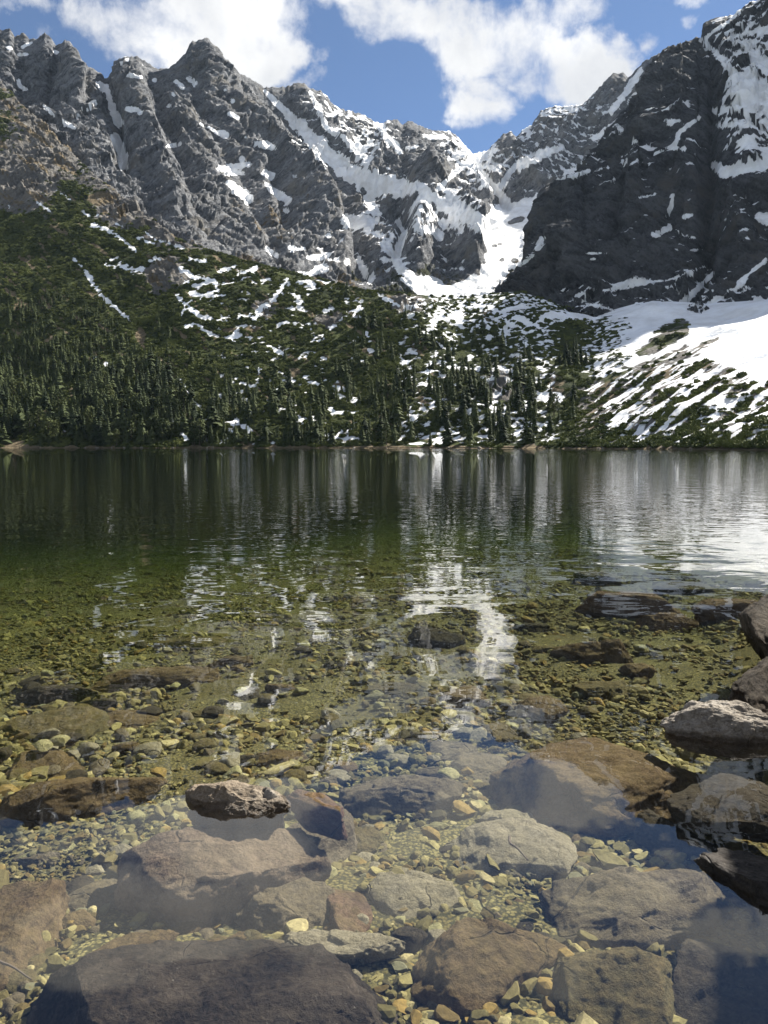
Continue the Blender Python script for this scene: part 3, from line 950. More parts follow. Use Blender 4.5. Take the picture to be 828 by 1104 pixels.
v, t = batch([(rnd.randrange(5), c[2], c[3], c[4], c[5] * rnd.uniform(1.05, 1.65), c[5], c[6]) for c in rest], spr)
link('forest', make_mesh('forest', v, tris=t, mat=mat_spruce, smooth=False), None, kind='stuff',
     label='smaller spruces filling the forest higher up the slopes', category='forest')

# ---- dwarf pine thickets (ground cover) and shrubs on the scree
def bush_arrays(seed, n=46):
    r = random.Random(seed)
    V, T = [], []
    for k in range(n):
        d = Vector((r.gauss(0, 1), r.gauss(0, 1), abs(r.gauss(0, .8)) + .1)).normalized()
        c = Vector((d.x, d.y, d.z * 0.62)) * r.uniform(0.55, 1.0)
        s = r.uniform(.22, .42)
        t1 = d.cross(Vector((r.gauss(0, 1), r.gauss(0, 1), r.gauss(0, 1)))).normalized()
        t2 = d.cross(t1)
        i = len(V)
        V += [tuple(c + t1 * s), tuple(c - t1 * .6 * s + t2 * .8 * s), tuple(c - t1 * .6 * s - t2 * .8 * s), tuple(c + d * s * 0.8 + Vector((0, 0, .1)))]
        T += [(i, i + 1, i + 3), (i + 1, i + 2, i + 3), (i + 2, i, i + 3)]
    return np.array(V), np.array(T)


bus = [bush_arrays(s) for s in (21, 22, 23, 24)]
bd = np.clip(Hl.veg, 0, 1) * (Hl.snow < 0.42) * (Hl.soil < 0.45) * (PX > -50) * (PX < 840) * (PYh > 95) * (0.35 + np.clip(jig2, -.3, .5))
bd = bd * (1 - 0.9 * talus) + talus * lowf * (Hl.snow < 0.3) * (0.05 + 0.6 * np.clip(-streak, 0, .5) + 0.10 * sstep(455, 480, PYh)) * (PX < 840)
bd = np.where(rocky > 0.4, bd * 0.25, bd)
bd *= (1 - 0.72 * mor) * (1 - 0.25 * lit)
bd *= np.clip(1.25 - 0.6 * Hl.tone, 0.3, 1.2)
bd *= np.where((PX < 230) & in_poly(PX, PYh, zone_left), 0.4, 1)
bd[Hl.front:] = 0
bd[:4] = 0
bd *= Hl.P[..., 2] > 0.6
pr = np.clip(bd * pixarea, 0, None).ravel()
pick = rng.choice(len(pr), 19000, replace=False, p=pr / pr.sum())
it = []
for i in pick:
    s = rnd.uniform(1.1, 2.4) * (1 + 0.25 * (Pf[i][1] > 1000))
    it.append((rnd.randrange(4), *Pf[i], s, s * rnd.uniform(.9, 1.5), rnd.uniform(0, 6.28)))
v, t = batch(it, bus)
link('dwarf_pine_thicket', make_mesh('dwarf_pine_thicket', v, tris=t, mat=mat_bush, smooth=False), None, kind='stuff',
     label='low dwarf pine scrub covering the green slopes', category='scrub')

# countable shrubs on the snowy scree fan
bush_me = [make_mesh('shrub_leaves', b[0], tris=b[1], mat=mat_bush, smooth=False) for b in bus]
sd = talus * lowf * sstep(410, 470, PYh) * (PX < 840) * (0.25 + np.clip(jig2 + 0.1, 0, 1)) * (Hl.P[..., 2] > 1.0) + 0.5 * spk * (jig > .15) * (PYh < 400) + 0.5 * (isl > .6) * (jig > 0.05)
sd[Hl.front:] = 0
sd[:4] = 0
pr = np.clip(sd * pixarea, 0, None).ravel()
pick = rng.choice(len(pr), 290, replace=False, p=pr / pr.sum())
for i in pick:
    x, y, z = Pf[i]
    low_ = PYf[i] > 420
    o = link('shrub', rnd.choice(bush_me), None, category='shrub',
             group='shrubs at the foot of the scree' if low_ else 'shrubs on the upper snow of the scree',
             label='dark green shrub at the foot of the snowy scree by the lake' if low_ else 'small dark shrub poking from the snow high on the scree')
    o.location = (x, y, z - 0.2)
    s = rnd.uniform(1.0, 2.6) if low_ else rnd.uniform(1.2, 3.0)
    o.scale = (s * rnd.uniform(1, 1.6), s, s * rnd.uniform(.6, .9))
    o.rotation_euler = (0, 0, rnd.uniform(0, 6.28))
# the dark lone clump of spruces on the snow of the scree
for dx, dy, hh in ((0, 0, 22), (-8, 4, 18), (8, 2, 16), (-4, -6, 15), (14, -3, 12), (-15, 0, 12), (4, -8, 14), (2, 6, 21), (-9, -9, 10)):
    j = np.argmin((PXf - (618 + dx)) ** 2 + (PYf - (392 - dy * .5)) ** 2)
    plant((0, 'spruce', *Pf[j], hh, rnd.uniform(0, 6), 618 + dx, 390))
    o = [q for q in COL.objects if q.name.startswith('spruce_tree')][-1]

SHORE_LINE = Hl.P[4].copy(), Hl.PX[4].copy()
# ------------------------------------------------------------------ lake bed
def bed_z(x, y):
    x = np.asarray(x, float)
    y = np.asarray(y, float)
    d = np.interp(y, [-40, -2, 0.3, 1.0, 2, 4, 6, 8, 10, 13, 18, 25, 43, 95, 400, 700], [-6, -.6, -.12, .06, .24, .37, .47, .56, .64, .78, 1.05, 1.5, 2.5, 4.1, 12, 14])
    side = np.clip((-x - 0.3) / 4, 0, 1.2) * np.clip((y - 2.5) / 4, 0, 1)
    d = d * (1 + 0.35 * side)
    right = np.clip((x - (0.9 + 0.32 * y)) / 1.2, 0, 2.5) * np.clip((14 - y) / 6, 0, 1)
    return -d + right * 0.35


sx = np.concatenate([-np.geomspace(900, 9, 40), np.arange(-8.9, 8.95, 0.1), np.geomspace(9, 900, 40)])
sy = np.concatenate([np.linspace(-40, -1, 14), np.arange(-0.5, 14, 0.1), np.geomspace(14.2, 680, 90)])
X, Yg = np.meshgrid(sx, sy)
Zb = bed_z(X, Yg)
Pb = np.stack([X, Yg, Zb], -1)
near = np.clip((40 - np.abs(Yg)) / 25, 0, 1) * np.clip((30 - np.abs(X)) / 20, 0, 1)
Pb[..., 2] += near * (fbm(Pb * 0.9, 3, 201) * 0.07 + fbm(Pb * 4.5, 3, 203) * 0.03)
m, t, out = new_mat('lake_bed_silt')
geo = t.n.new('ShaderNodeNewGeometry')
p = geo.outputs['Position']
pw = t.vmath('ADD', p, t.vmath('SCALE', t.noise(p, 30, 3, .6, out=1), 0.02))
vc = t.voro(pw, 62, 'Color')
vd = t.voro(pw, 62, 'Distance')
sepc = t.n.new('ShaderNodeSeparateColor')
t.l.new(vc, sepc.inputs[0])
c = t.mix(sepc.outputs[0], (0.09, 0.08, 0.034), (0.24, 0.205, 0.088))
c = t.mix(t.ramp(t.noise(p, 1.2, 5, .6), .35, .7), c, (0.11, 0.085, 0.035))
c = t.mix(t.ramp(vd, 0.35, 0.65), c, (0.05, 0.046, 0.024))
principled(t, out, c, 0.9, 0.05, t.bump(t.math('ADD', t.math('MULTIPLY', vd, -0.6), t.noise(p, 90, 4, .7)), 0.6, 0.009))
mat_bed = m
link('lake_bed', make_mesh('lake_bed', Pb, grid_quads(*X.shape), mat=mat_bed), None, kind='structure', label='silty gravel bed of the lake sloping away from the near shore')

# ------------------------------------------------------------------ stones
def ico(level):
    bm = bmesh.new()
    bmesh.ops.create_icosphere(bm, subdivisions=level, radius=1.0)
    V = np.array([v.co[:] for v in bm.verts])
    T = np.array([[v.index for v in f.verts] for f in bm.faces])
    bm.free()
    return V, T


ICO = {k: ico(k) for k in (2, 4, 5, 6, 7)}


def rock_arrays(seed, level=5, cuts=9, rough=0.05, flat=0.0, round_=0.88):
    V, T = ICO[level]
    V = V.copy()
    r = np.random.default_rng(seed)
    for k in range(cuts):
        n = r.normal(size=3)
        n[2] *= 0.8
        n /= np.linalg.norm(n)
        d = r.uniform(0.5, 0.9)
        s = V @ n
        V -= np.where(s > d, (s - d) * round_, 0)[:, None] * n
    if flat:
        s = V[:, 2]
        V[:, 2] = np.where(s > 1 - flat, 1 - flat + (s - 1 + flat) * 0.2, s)
    o = r.uniform(0, 100, 3)
    V *= (1 + rough * 2.2 * fbm(V * 1.3 + o, 3, seed)[:, None])
    nn = V / (np.linalg.norm(V, axis=1, keepdims=True) + 1e-9)
    V += nn * (rough * 0.55 * fbm(V * 5 + o, 4, seed + 3, 0.6) + rough * 0.5 * ridged(V * 2.6 + o, 3, seed + 5))[:, None]
    V /= np.abs(V).max(0)
    return V, T


def stone_mat(name, a, b, c, rough=0.85, spec=0.1, sc=1.0, pale=None, film=None, wetband=False):
    g_ = 0.8
    a, b, c = tuple(q * g_ for q in a), tuple(q * g_ for q in b), tuple(q * g_ for q in c)
    film = tuple(q * g_ for q in film) if film else None
    m, t, out = new_mat(name)
    geo = t.n.new('ShaderNodeNewGeometry')
    p = geo.outputs['Position']
    n1 = t.noise(p, 6 * sc, 9, 0.72)
    n2 = t.noise(p, 60 * sc, 8, 0.75)
    n3 = t.noise(p, 2.2 * sc, 5, 0.62, 0.8)
    n4 = t.noise(p, 22 * sc, 6, 0.7, 0.4)
    col = t.mix(t.ramp(n2, 0.36, 0.66), a, b)
    col = t.mix(t.math('MULTIPLY', t.ramp(n1, 0.45, 0.66), 0.8), col, c)
    col = t.mix(t.math('MULTIPLY', t.ramp(n3, 0.5, 0.66), 0.6), col, tuple(q * 0.45 for q in a))
    col = t.mix(t.math('MULTIPLY', t.ramp(n4, 0.58, 0.7), 0.5), col, tuple(q * 0.4 for q in a))
    crk = t.n.new('ShaderNodeTexVoronoi')
    crk.feature = 'DISTANCE_TO_EDGE'
    t.l.new(t.vmath('ADD', p, t.vmath('SCALE', t.noise(p, 2.2 * sc, 3, .5, out=1), 0.5 / sc)), crk.inputs['Vector'])
    crk.inputs['Scale'].default_value = 2.3 * sc
    cr = t.math('MULTIPLY', t.ramp(crk.outputs['Distance'], 0.016, 0.0), t.ramp(n3, .5, .62))
    col = t.mix(t.math('MULTIPLY', cr, 0.5), col, tuple(q * 0.4 for q in a))
    if film:
        sn = t.n.new('ShaderNodeSeparateXYZ')
        t.l.new(geo.outputs['Normal'], sn.inputs[0])
        ff = t.math('MULTIPLY', t.ramp(sn.outputs[2], 0.45, 0.95), t.ramp(t.math('ADD', t.math('MULTIPLY', n4, .5), t.math('MULTIPLY', n1, .5)), .38, .58))
        col = t.mix(t.math('MULTIPLY', ff, 0.65), col, t.mix(t.ramp(n2, .35, .65), tuple(q * .6 for q in film), film))
    if pale:
        col = t.mix(t.math('MULTIPLY', t.ramp(t.noise(p, 75 * sc, 5, .7), 0.62, 0.72), t.ramp(n1, 0.42, 0.6)), col, pale)
    if wetband:
        sz_ = t.n.new('ShaderNodeSeparateXYZ')
        t.l.new(p, sz_.inputs[0])
        wz = t.math('SUBTRACT', sz_.outputs[2], t.math('MULTIPLY', t.math('SUBTRACT', n1, 0.5), 0.09))
        wf_ = t.ramp(wz, 0.034, 0.016)
        col = t.mix(wf_, col, t.vmath('MULTIPLY', col, (0.36, 0.33, 0.30)))
        rough = t.math('SUBTRACT', rough, t.math('MULTIPLY', wf_, 0.45))
    h = t.math('ADD', t.math('MULTIPLY', n1, 1.0), t.math('ADD', t.math('MULTIPLY', n2, 0.35), t.math('MULTIPLY', n4, 0.6)))
    h = t.math('SUBTRACT', h, t.math('MULTIPLY', cr, 0.6))
    principled(t, out, col, rough, spec, t.bump(h, 1.0, 0.028 / sc))
    return m


FILM = (0.16, 0.115, 0.045)
SM = {
    'brown': stone_mat('brown_algae_stone', (0.075, 0.05, 0.025), (0.165, 0.112, 0.056), (0.215, 0.152, 0.085), film=FILM),
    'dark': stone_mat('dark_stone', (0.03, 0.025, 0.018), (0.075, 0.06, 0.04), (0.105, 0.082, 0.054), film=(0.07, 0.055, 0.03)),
    'grey': stone_mat('grey_brown_stone', (0.095, 0.076, 0.05), (0.195, 0.158, 0.105), (0.25, 0.205, 0.14), film=(0.165, 0.128, 0.066)),
    'beige': stone_mat('beige_stone', (0.21, 0.18, 0.12), (0.35, 0.305, 0.215), (0.42, 0.37, 0.265), film=(0.24, 0.2, 0.115)),
    'yellow': stone_mat('yellow_stone', (0.24, 0.22, 0.10), (0.38, 0.34, 0.17), (0.42, 0.38, 0.2)),
    'red': stone_mat('reddish_stone', (0.11, 0.066, 0.042), (0.2, 0.125, 0.082), (0.25, 0.165, 0.11), film=FILM),
    'olive': stone_mat('olive_stone', (0.06, 0.05, 0.022), (0.135, 0.112, 0.05), (0.18, 0.15, 0.075), film=FILM),
    'tan': stone_mat('tan_stone', (0.12, 0.085, 0.055), (0.25, 0.185, 0.125), (0.33, 0.255, 0.18), film=(0.17, 0.13, 0.075)),
    'wet': stone_mat('wet_black_stone', (0.018, 0.015, 0.012), (0.06, 0.049, 0.038), (0.10, 0.082, 0.066), 0.6, 0.2, 1.0, (0.30, 0.27, 0.23)),
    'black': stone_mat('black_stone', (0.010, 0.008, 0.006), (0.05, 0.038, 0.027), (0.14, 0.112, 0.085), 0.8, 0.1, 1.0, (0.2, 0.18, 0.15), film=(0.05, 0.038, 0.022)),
    'crest': stone_mat('awash_brown_stone', (0.17, 0.13, 0.09), (0.36, 0.29, 0.21), (0.47, 0.40, 0.31), 0.85, 0.3, 1.3, wetband=True),
    'dry': stone_mat('dry_granite', (0.19, 0.158, 0.122), (0.40, 0.35, 0.285), (0.50, 0.45, 0.38), 0.85, 0.3, 1.3, wetband=True),
}


def stone(px, py, w, h, rot, kind, label, seed, thick=0.42, lift=0.35, level=5, cuts=9, rough=0.05, top=None, name='boulder', cat='boulder', flat=0.0, zc=None, group=None, round_=0.9):
    """a stone whose middle shows at a photo position; it lies bedded on the lake floor"""
    z = -0.3
    for _ in range(6):
        x, y = ground_hit(px, py, z)
        dist = math.sqrt(x * x + y * y + (CAM_H - z) ** 2)
        st = (CAM_H - z) / dist
        a = R(rot)
        ex = math.cos(a) * w * dist / F / 2
        ey = math.sin(a) * w * dist / F / 2 / st
        ax = math.hypot(ex, ey)
        sz = min(ax, 0.9) * thick
        ay = max(0.32 * ax, (h * dist / F - 0.7 * sz * math.sqrt(1 - st * st)) / 2 / st)
        ay = min(ay, 2.0 * ax + 0.02)
        sz = min(sz, ay * 0.95)
        if zc is not None:
            z = zc
            zz = zc
            continue
        zz = float(bed_z(x, y)) + lift * sz
        if top is not None:
            if top > 0.08:
                sz = max(sz, (top + 0.18) / 2)
            zz = top - sz
        else:
            zz = min(zz, -0.035 - sz)
        z = zz + sz * 0.45
    V, T = rock_arrays(seed, level, cuts, rough, flat, round_)
    nn = V / (np.linalg.norm(V, axis=1, keepdims=True) + 1e-9)
    V = V * np.array((ax, ay, sz))
    am = min(1.0, ax / 0.2)
    off = (seed * 1.7) % 50
    V = V + nn * (am * (facets(V / 0.085 + off, seed) * 0.0085 + fbm(V / 0.05 + off, 4, seed, 0.6) * 0.007 + ridged(V / 0.16 + off, 3, seed) * 0.009))[:, None]
    o = link(name, make_mesh(name, V, tris=T, mat=SM[kind]), None, label=label, category=cat)
    o.location = (x, y, zz)
    o.rotation_euler = (0, 0, math.atan2(ey, ex))
    if group:
        o['group'] = group
    return o


ST = [
    # px, py, w, h, rot, kind, label, thick
    (92, 850, 132, 46, 14, 'brown', 'brown tilted slab underwater near the left edge, just below the two yellow pebbles', .35, .3),
    (45, 823, 84, 32, 0, 'brown', 'flat brown slab directly under the two small yellow stones', .3, .2),
    (50, 781, 118, 42, 4, 'olive', 'broad olive brown slab behind the two small yellow stones', .28, 0),
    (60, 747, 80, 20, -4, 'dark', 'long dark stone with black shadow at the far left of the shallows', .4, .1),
    (106, 759, 46, 13, 0, 'dark', 'small dark stone right of the long dark one on the left', .4, .1),
    (180, 726, 142, 20, 5, 'brown', 'very long narrow brown slab lying level in the left shallows', .25, .1),
    (215, 691, 92, 14, 3, 'olive', 'thin olive slab fading into the deep green water on the left', .25, .1),
    (135, 772, 76, 26, 0, 'brown', 'brown flat slab to the right of the olive brown one', .25, .1),
    (322, 918, 150, 34, 33, 'grey', 'slanting grey slab with dark side right of the boulder breaking the surface', .5, .1),
    (428, 852, 132, 44, 6, 'grey', 'grey brown arched slab in the middle of the near shallows', .35, .2),
    (377, 906, 68, 40, -4, 'olive', 'brown four sided stone below the arched grey slab', .35, .2),
    (548, 910, 132, 70, -4, 'beige', 'large pale beige boulder underwater right of centre', .4, .25),
    (452, 962, 98, 46, -6, 'beige', 'pale flat slab among the gravel in the middle foreground', .28, .25),
    (306, 974, 118, 60, 2, 'grey', 'grey brown slab under the cloud reflection in the foreground', .35, .2),
    (374, 976, 48, 58, 0, 'red', 'reddish upright stone at the right end of the grey brown slab', .6, .3),
    (372, 1015, 112, 22, -5, 'beige', 'long pale ridge of rock behind the dark foreground boulder', .35, .5),
    (15, 995, 112, 110, 0, 'brown', 'huge brown boulder cut off by the left edge of the foreground', .5, .3),
    (103, 966, 58, 42, -8, 'grey', 'light grey brown stone right of the huge brown boulder', .35, .25),
    (84, 992, 44, 30, 0, 'brown', 'small brown stone wedged against the huge brown boulder', .4, .25),
    (120, 1032, 110, 44, 18, 'brown', 'brown slab leaning on the left of the black foreground boulder', .3, .25),
    (528, 1026, 160, 80, 8, 'brown', 'broad brown boulder at the bottom between gravel and round dark boulder', .4, .3),
    (690, 965, 232, 78, 4, 'grey', 'long grey brown slab under the bright cloud reflection at the lower right', .25, .3),
    (664, 1046, 142, 92, -3, 'olive', 'round dark olive boulder at the bottom right of centre', .5, .35),
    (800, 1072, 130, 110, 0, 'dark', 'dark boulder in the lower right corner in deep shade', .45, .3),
    (655, 836, 226, 92, -5, 'brown', 'large dark brown slab in front of the pale boulder on the right shore', .3, .4),
    (716, 892, 90, 34, -10, 'dark', 'dark wet ledge at the lower right end of the large brown slab', .4, .5),
    (645, 700, 96, 24, -2, 'brown', 'smooth oval brown boulder in the clear green shallows on the right', .4, .2),
    (650, 740, 70, 26, -3, 'olive', 'olive boulder with a dark shaded side below the oval brown one', .5, .2),
    (688, 722, 38, 15, -3, 'brown', 'small tan stone leaning on the olive boulder in the right shallows', .5, .4),
    (672, 649, 118, 16, -4, 'red', 'long low reddish stone in the far right shallows', .3, .3),
    (716, 667, 62, 17, 0, 'red', 'short reddish stone below the long low reddish one', .4, .3),
    (785, 654, 84, 16, 0, 'red', 'reddish stone awash beside the boulders at the right edge', .35, .4),
    (588, 761, 54, 32, 0, 'brown', 'brown block with a dark left side between gravel and brown slab', .5, .25),
    (578, 674, 40, 11, 0, 'dark', 'small dark stone in the shallows left of the oval brown boulder', .4, .2),
    (538, 791, 44, 26, -5, 'grey', 'upper bluish stone of the cluster left of the large brown slab', .4, .25),
    (488, 806, 46, 28, -12, 'grey', 'left bluish stone of the cluster left of the large brown slab', .4, .25),
    (516, 826, 60, 32, 8, 'grey', 'lower bluish stone of the cluster left of the large brown slab', .35, .25),
    (300, 818, 64, 18, 4, 'brown', 'tan flat stone below the white reflection streak', .3, .2),
    (268, 746, 28, 17, 0, 'dark', 'small dark stone beside the white reflection left of centre', .5, .3),
    (357, 841, 28, 19, 0, 'grey', 'small round grey stone left of the arched grey slab', .5, .3),
    (470, 891, 28, 11, 0, 'yellow', 'narrow pale yellow stone below the arched grey slab', .4, .4),
    (545, 880, 60, 16, 0, 'beige', 'pale flat stone behind the large beige boulder', .3, .3),
    (645, 622, 66, 7, 0, 'olive', 'mossy flat rock far out in the right shallows', .3, .4),
    (735, 632, 70, 9, 0, 'olive', 'mossy flat rock far out near the right edge', .3, .4),
    (420, 742, 70, 14, 0, 'olive', 'faint olive slab under the white snow reflection', .25, .2),
    (470, 684, 62, 18, 0, 'dark', 'dark rounded stone inside the ring of white reflection', .45, .2),
    (505, 748, 60, 26, 0, 'brown', 'brown block between white reflection and dark wave', .4, .3),
    (300, 742, 36, 10, 0, 'brown', 'thin brown stone right of the small dark one left of centre', .4, .2),
    (250, 712, 52, 8, 3, 'brown', 'narrow brown stone right of the long narrow slab', .3, .2),
    (590, 700, 36, 9, 0, 'olive', 'low olive stone left of the oval brown boulder', .3, .2),
    (215, 770, 40, 10, 0, 'olive', 'low stone in the gravel right of the brown flat slab', .3, .2),
    (40, 925, 46, 16, 0, 'grey', 'flat grey stone in the gravel above the huge brown boulder', .3, .2),
]
for k, (px, py, w, h, rot, kind, lab, th, lf) in enumerate(ST):
    stone(px, py, w, h, rot, kind, lab, 300 + k, th, lf, level=6, cuts=15, rough=0.07, flat=0.12)

stone(47, 804, 15, 11, 10, 'yellow', 'left one of two small yellow stones on the brown slab', 401, .6, zc=-0.30, name='stone', cat='stone', rough=.03)
stone(64, 799, 17, 10, -5, 'yellow', 'right one of two small yellow stones on the brown slab', 402, .6, zc=-0.30, name='stone', cat='stone', rough=.03)
stone(232, 930, 215, 92, 6, 'tan', 'large pale brown boulder mostly underwater with its top breaking the surface', 411, .55, top=-0.03, level=6, cuts=12, rough=.06)
stone(252, 862, 112, 40, -5, 'crest', 'pale brown jagged rock crest breaking the surface left of centre', 437, .5, top=0.072, level=7, cuts=12, rough=.10)
stone(346, 872, 80, 22, -26, 'red', 'brown ridge of rock running right from the pale brown crest in the water', 413, .3, top=0.004, level=5, cuts=8, rough=.08)
stone(292, 861, 30, 15, 14, 'dry', 'small pale dry stone sitting against the pale brown rock crest left of centre', 414, .6, top=0.095, name='stone', cat='stone', level=5, rough=.06)
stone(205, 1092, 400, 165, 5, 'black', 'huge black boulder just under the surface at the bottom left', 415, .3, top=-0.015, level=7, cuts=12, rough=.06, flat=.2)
# right shore, above the water
stone(778, 776, 132, 36, -4, 'dry', 'pale sunlit boulder standing out of the water on the right', 421, .40, top=0.15, level=7, cuts=13, rough=.13, round_=.85)
stone(846, 668, 116, 50, 24, 'black', 'dark slanting boulder highest on the right edge', 422, .7, top=0.36, level=6, cuts=11, rough=.10)
stone(840, 722, 150, 50, 20, 'black', 'dark boulder on the right edge behind the pale sunlit one', 423, .6, top=0.30, level=6, cuts=12, rough=.11)
stone(985, 680, 190, 90, 10, 'wet', 'big dark boulder added beyond the right edge to shade the water', 424, .75, top=0.9, level=6, cuts=12, rough=.1)  # added out of frame to throw shadow on the right-hand water
stone(985, 800, 160, 110, 10, 'wet', 'dark boulder added out of view right of the pale one to cast shade', 425, .7, top=0.6, level=6, cuts=12, rough=.1)  # another added shadow caster, out of frame
stone(800, 862, 130, 70, -6, 'dark', 'black rock under the rippled water at the right edge', 426, .3, top=-0.03, level=6, cuts=11, rough=.08)
stone(832, 960, 70, 90, 10, 'wet', 'rough wet grey rock cut off by the right edge', 427, .5, top=0.05, level=6, cuts=11, rough=.12)
V, T = rock_arrays(428, 6, 14, 0.09)  # unseen rock, added out of frame so its shadow darkens the lower right
V = np.sign(V) * np.abs(V) ** 0.75
o = link('shade_rock', make_mesh('shade_rock', V * np.array((2.0, 1.7, 2.6)), tris=T, mat=SM['dry']), None, category='shade_rock', label='unseen tall rock added outside the right edge to shade the near shallows')
o.location = (5.2, 3.45, 1.5)

# pale rocks strung along the far waterline
sr_me = []
for q in range(6):
    V, T = rock_arrays(700 + q, 4, 10, 0.08)
    sr_me.append(make_mesh('shore_rock', V, tris=T, mat=SM['dry'] if q % 2 else SM['grey']))
SP, SX = SHORE_LINE
for q in range(150):
    px = rnd.uniform(-10, 838)
    k = int(np.argmin(np.abs(SX - px)))
    x, y, z = SP[k]
    s_ = (0.25 + 1.0 * rnd.random() ** 2.5) * (1 if px < 560 else 0.6)
    o = link('shore_rock', rnd.choice(sr_me), None, category='rock', group='rocks along the far waterline' if px < 560 else 'rocks at the waterline below the scree',
             label='pale rock at the far waterline below the forest' if px < 560 else 'pale rock at the waterline below the snowy scree')
    o.location = (x, y + rnd.uniform(-3, 4), 0.12 + 0.15 * s_)
    o.scale = (s_ * rnd.uniform(1, 1.8), s_, s_ * rnd.uniform(.5, .9))
    o.rotation_euler = (0, 0, rnd.uniform(0, 6.28))

# cobbles one can pick out
cob = []
tries = 0
kinds = ['grey', 'beige', 'olive', 'yellow', 'brown', 'dark']
CLAB = {'grey': ('small grey stone lying loose in the lake bed gravel', 'small grey stones in the gravel'),
        'beige': ('small pale beige stone lying loose in the lake bed gravel', 'small beige stones in the gravel'),
        'olive': ('small olive stone lying loose in the lake bed gravel', 'small olive stones in the gravel'),
        'yellow': ('small yellowish stone lying loose in the lake bed gravel', 'small yellow stones in the gravel'),
        'brown': ('small brown stone lying loose in the lake bed gravel', 'small brown stones in the gravel'),
        'dark': ('small dark stone lying loose in the lake bed gravel', 'small dark stones in the gravel')}
cob_me = {}
for ki in kinds:
    cob_me[ki] = []
    for s in range(5):
        V, T = rock_arrays(600 + s * 7 + len(cob_me) * 31, 4, 10, 0.05)
        cob_me[ki].append(make_mesh('cobble', V, tris=T, mat=SM[ki]))
for k in range(270):
    py = rnd.uniform(690, 1095)
    px = rnd.uniform(0, 640 if py > 760 else 700)
    x, y = ground_hit(px, py, -0.35)
    z = float(bed_z(x, y))
    x, y = ground_hit(px, py, z)
    ki = rnd.choice(['grey', 'grey', 'beige', 'beige', 'olive', 'olive', 'yellow', 'yellow', 'brown', 'dark'])
    s = rnd.uniform(0.028, 0.062) * (1 if y < 4 else 1.3)
    o = link('cobble', rnd.choice(cob_me[ki]), None, category='stone', label=CLAB[ki][0], group=CLAB[ki][1])
    o.location = (x, y, z + s * 0.25)
    o.scale = (s * rnd.uniform(1, 1.5), s, s * rnd.uniform(.45, .7))
    o.rotation_euler = (rnd.uniform(-.25, .25), rnd.uniform(-.25, .25), rnd.uniform(0, 6.28))

# gravel
V0, T0 = ICO[2]
prot = []
for s in range(8):
    r = np.random.default_rng(800 + s)
    v = V0.copy()
    for k in range(7):
        n = r.normal(size=3); n /= np.linalg.norm(n)
        sdot = v @ n
        dd = r.uniform(.4, .75)
        v -= np.where(sdot > dd, (sdot - dd) * 1.0, 0)[:, None] * n
    prot.append(v)
prot = np.array(prot)
NG = 72000
gy = np.concatenate([rng.uniform(1.3, 5.5, 36000), 5.5 + 20 * rng.beta(1.0, 2.0, NG - 36000)])
gx = rng.uniform(-1, 1, NG) * (gy * 0.56 + 0.7)
size = np.exp(rng.normal(math.log(0.0155), 0.45, NG)) * (1 + 0.055 * np.clip(gy - 3, 0, 8))
size = np.clip(size, 0.007, 0.075)
gz = bed_z(gx, gy) + fbm(np.stack([gx, gy, gy * 0], -1) * 0.9, 3, 201) * 0.07 + size * rng.uniform(-.1, .9, NG)
patch = fbm(np.stack([gx * 1.1, gy * 1.1, gy * 0 + 5.5], -1), 3, 205)
kp = rng.uniform(0, 1, NG) < 0.22 + 0.78 * sstep(-0.28, 0.02, patch)
big_p = fbm(np.stack([gx * 1.6, gy * 1.6, gy * 0 + 9.5], -1), 2, 207)
size = np.clip(size * (1 + 1.1 * np.clip(big_p, -.35, .5)), 0.006, 0.085)
gx, gy, gz, size = gx[kp], gy[kp], gz[kp], size[kp]
NG = len(gx)
idx = rng.integers(0, 8, NG)
sc3 = np.stack([size * rng.uniform(.9, 1.5, NG), size * rng.uniform(.8, 1.1, NG), size * rng.uniform(.45, .8, NG)], 1)
ang = rng.uniform(0, 6.283, NG)
base = prot[idx] * sc3[:, None, :]
ca, sa = np.cos(ang)[:, None], np.sin(ang)[:, None]
tl = rng.uniform(-.35, .35, NG)[:, None]
vx = base[..., 0] * ca - base[..., 1] * sa
vy = base[..., 0] * sa + base[..., 1] * ca
vz = base[..., 2] + vx * tl
GV = np.stack([vx + gx[:, None], vy + gy[:, None], vz + gz[:, None]], -1)
pal = np.array([(0.18, 0.165, 0.09), (0.25, 0.23, 0.125), (0.135, 0.125, 0.065), (0.30, 0.28, 0.155), (0.13, 0.10, 0.05), (0.36, 0.33, 0.21), (0.15, 0.155, 0.12), (0.07, 0.065, 0.045), (0.25, 0.185, 0.075)])
pc = pal[rng.choice(len(pal), NG, p=[.19, .17, .15, .1, .1, .06, .08, .06, .09])] * rng.uniform(.75, 1.2, NG)[:, None] * np.array((0.93, 0.85, 0.66))
gc = np.repeat(pc[:, None, :], len(V0), 1)
GT = (T0[None] + (np.arange(NG) * len(V0))[:, None, None]).reshape(-1, 3)
m, t, out = new_mat('gravel_stone')
geo = t.n.new('ShaderNodeNewGeometry')
n1 = t.noise(geo.outputs['Position'], 60, 4, .65)
n2 = t.noise(geo.outputs['Position'], 1.1, 3, .5)
c = t.mix(t.ramp(n1, .3, .75), t.mix(0.45, t.attr('tint', 'Color'), (0.03, .026, .012)), t.attr('tint', 'Color'))
c = t.mix(t.math('MULTIPLY', t.ramp(n2, .45, .68), .5), c, (0.12, 0.09, 0.035))
principled(t, out, c, .85, .08, t.bump(n1, .5, .006))
link('gravel', make_mesh('gravel', GV, tris=GT, mat=m, smooth=False, colors={'tint': gc}), None, kind='stuff', label='olive and pale gravel covering the lake bed in the shallows', category='gravel')


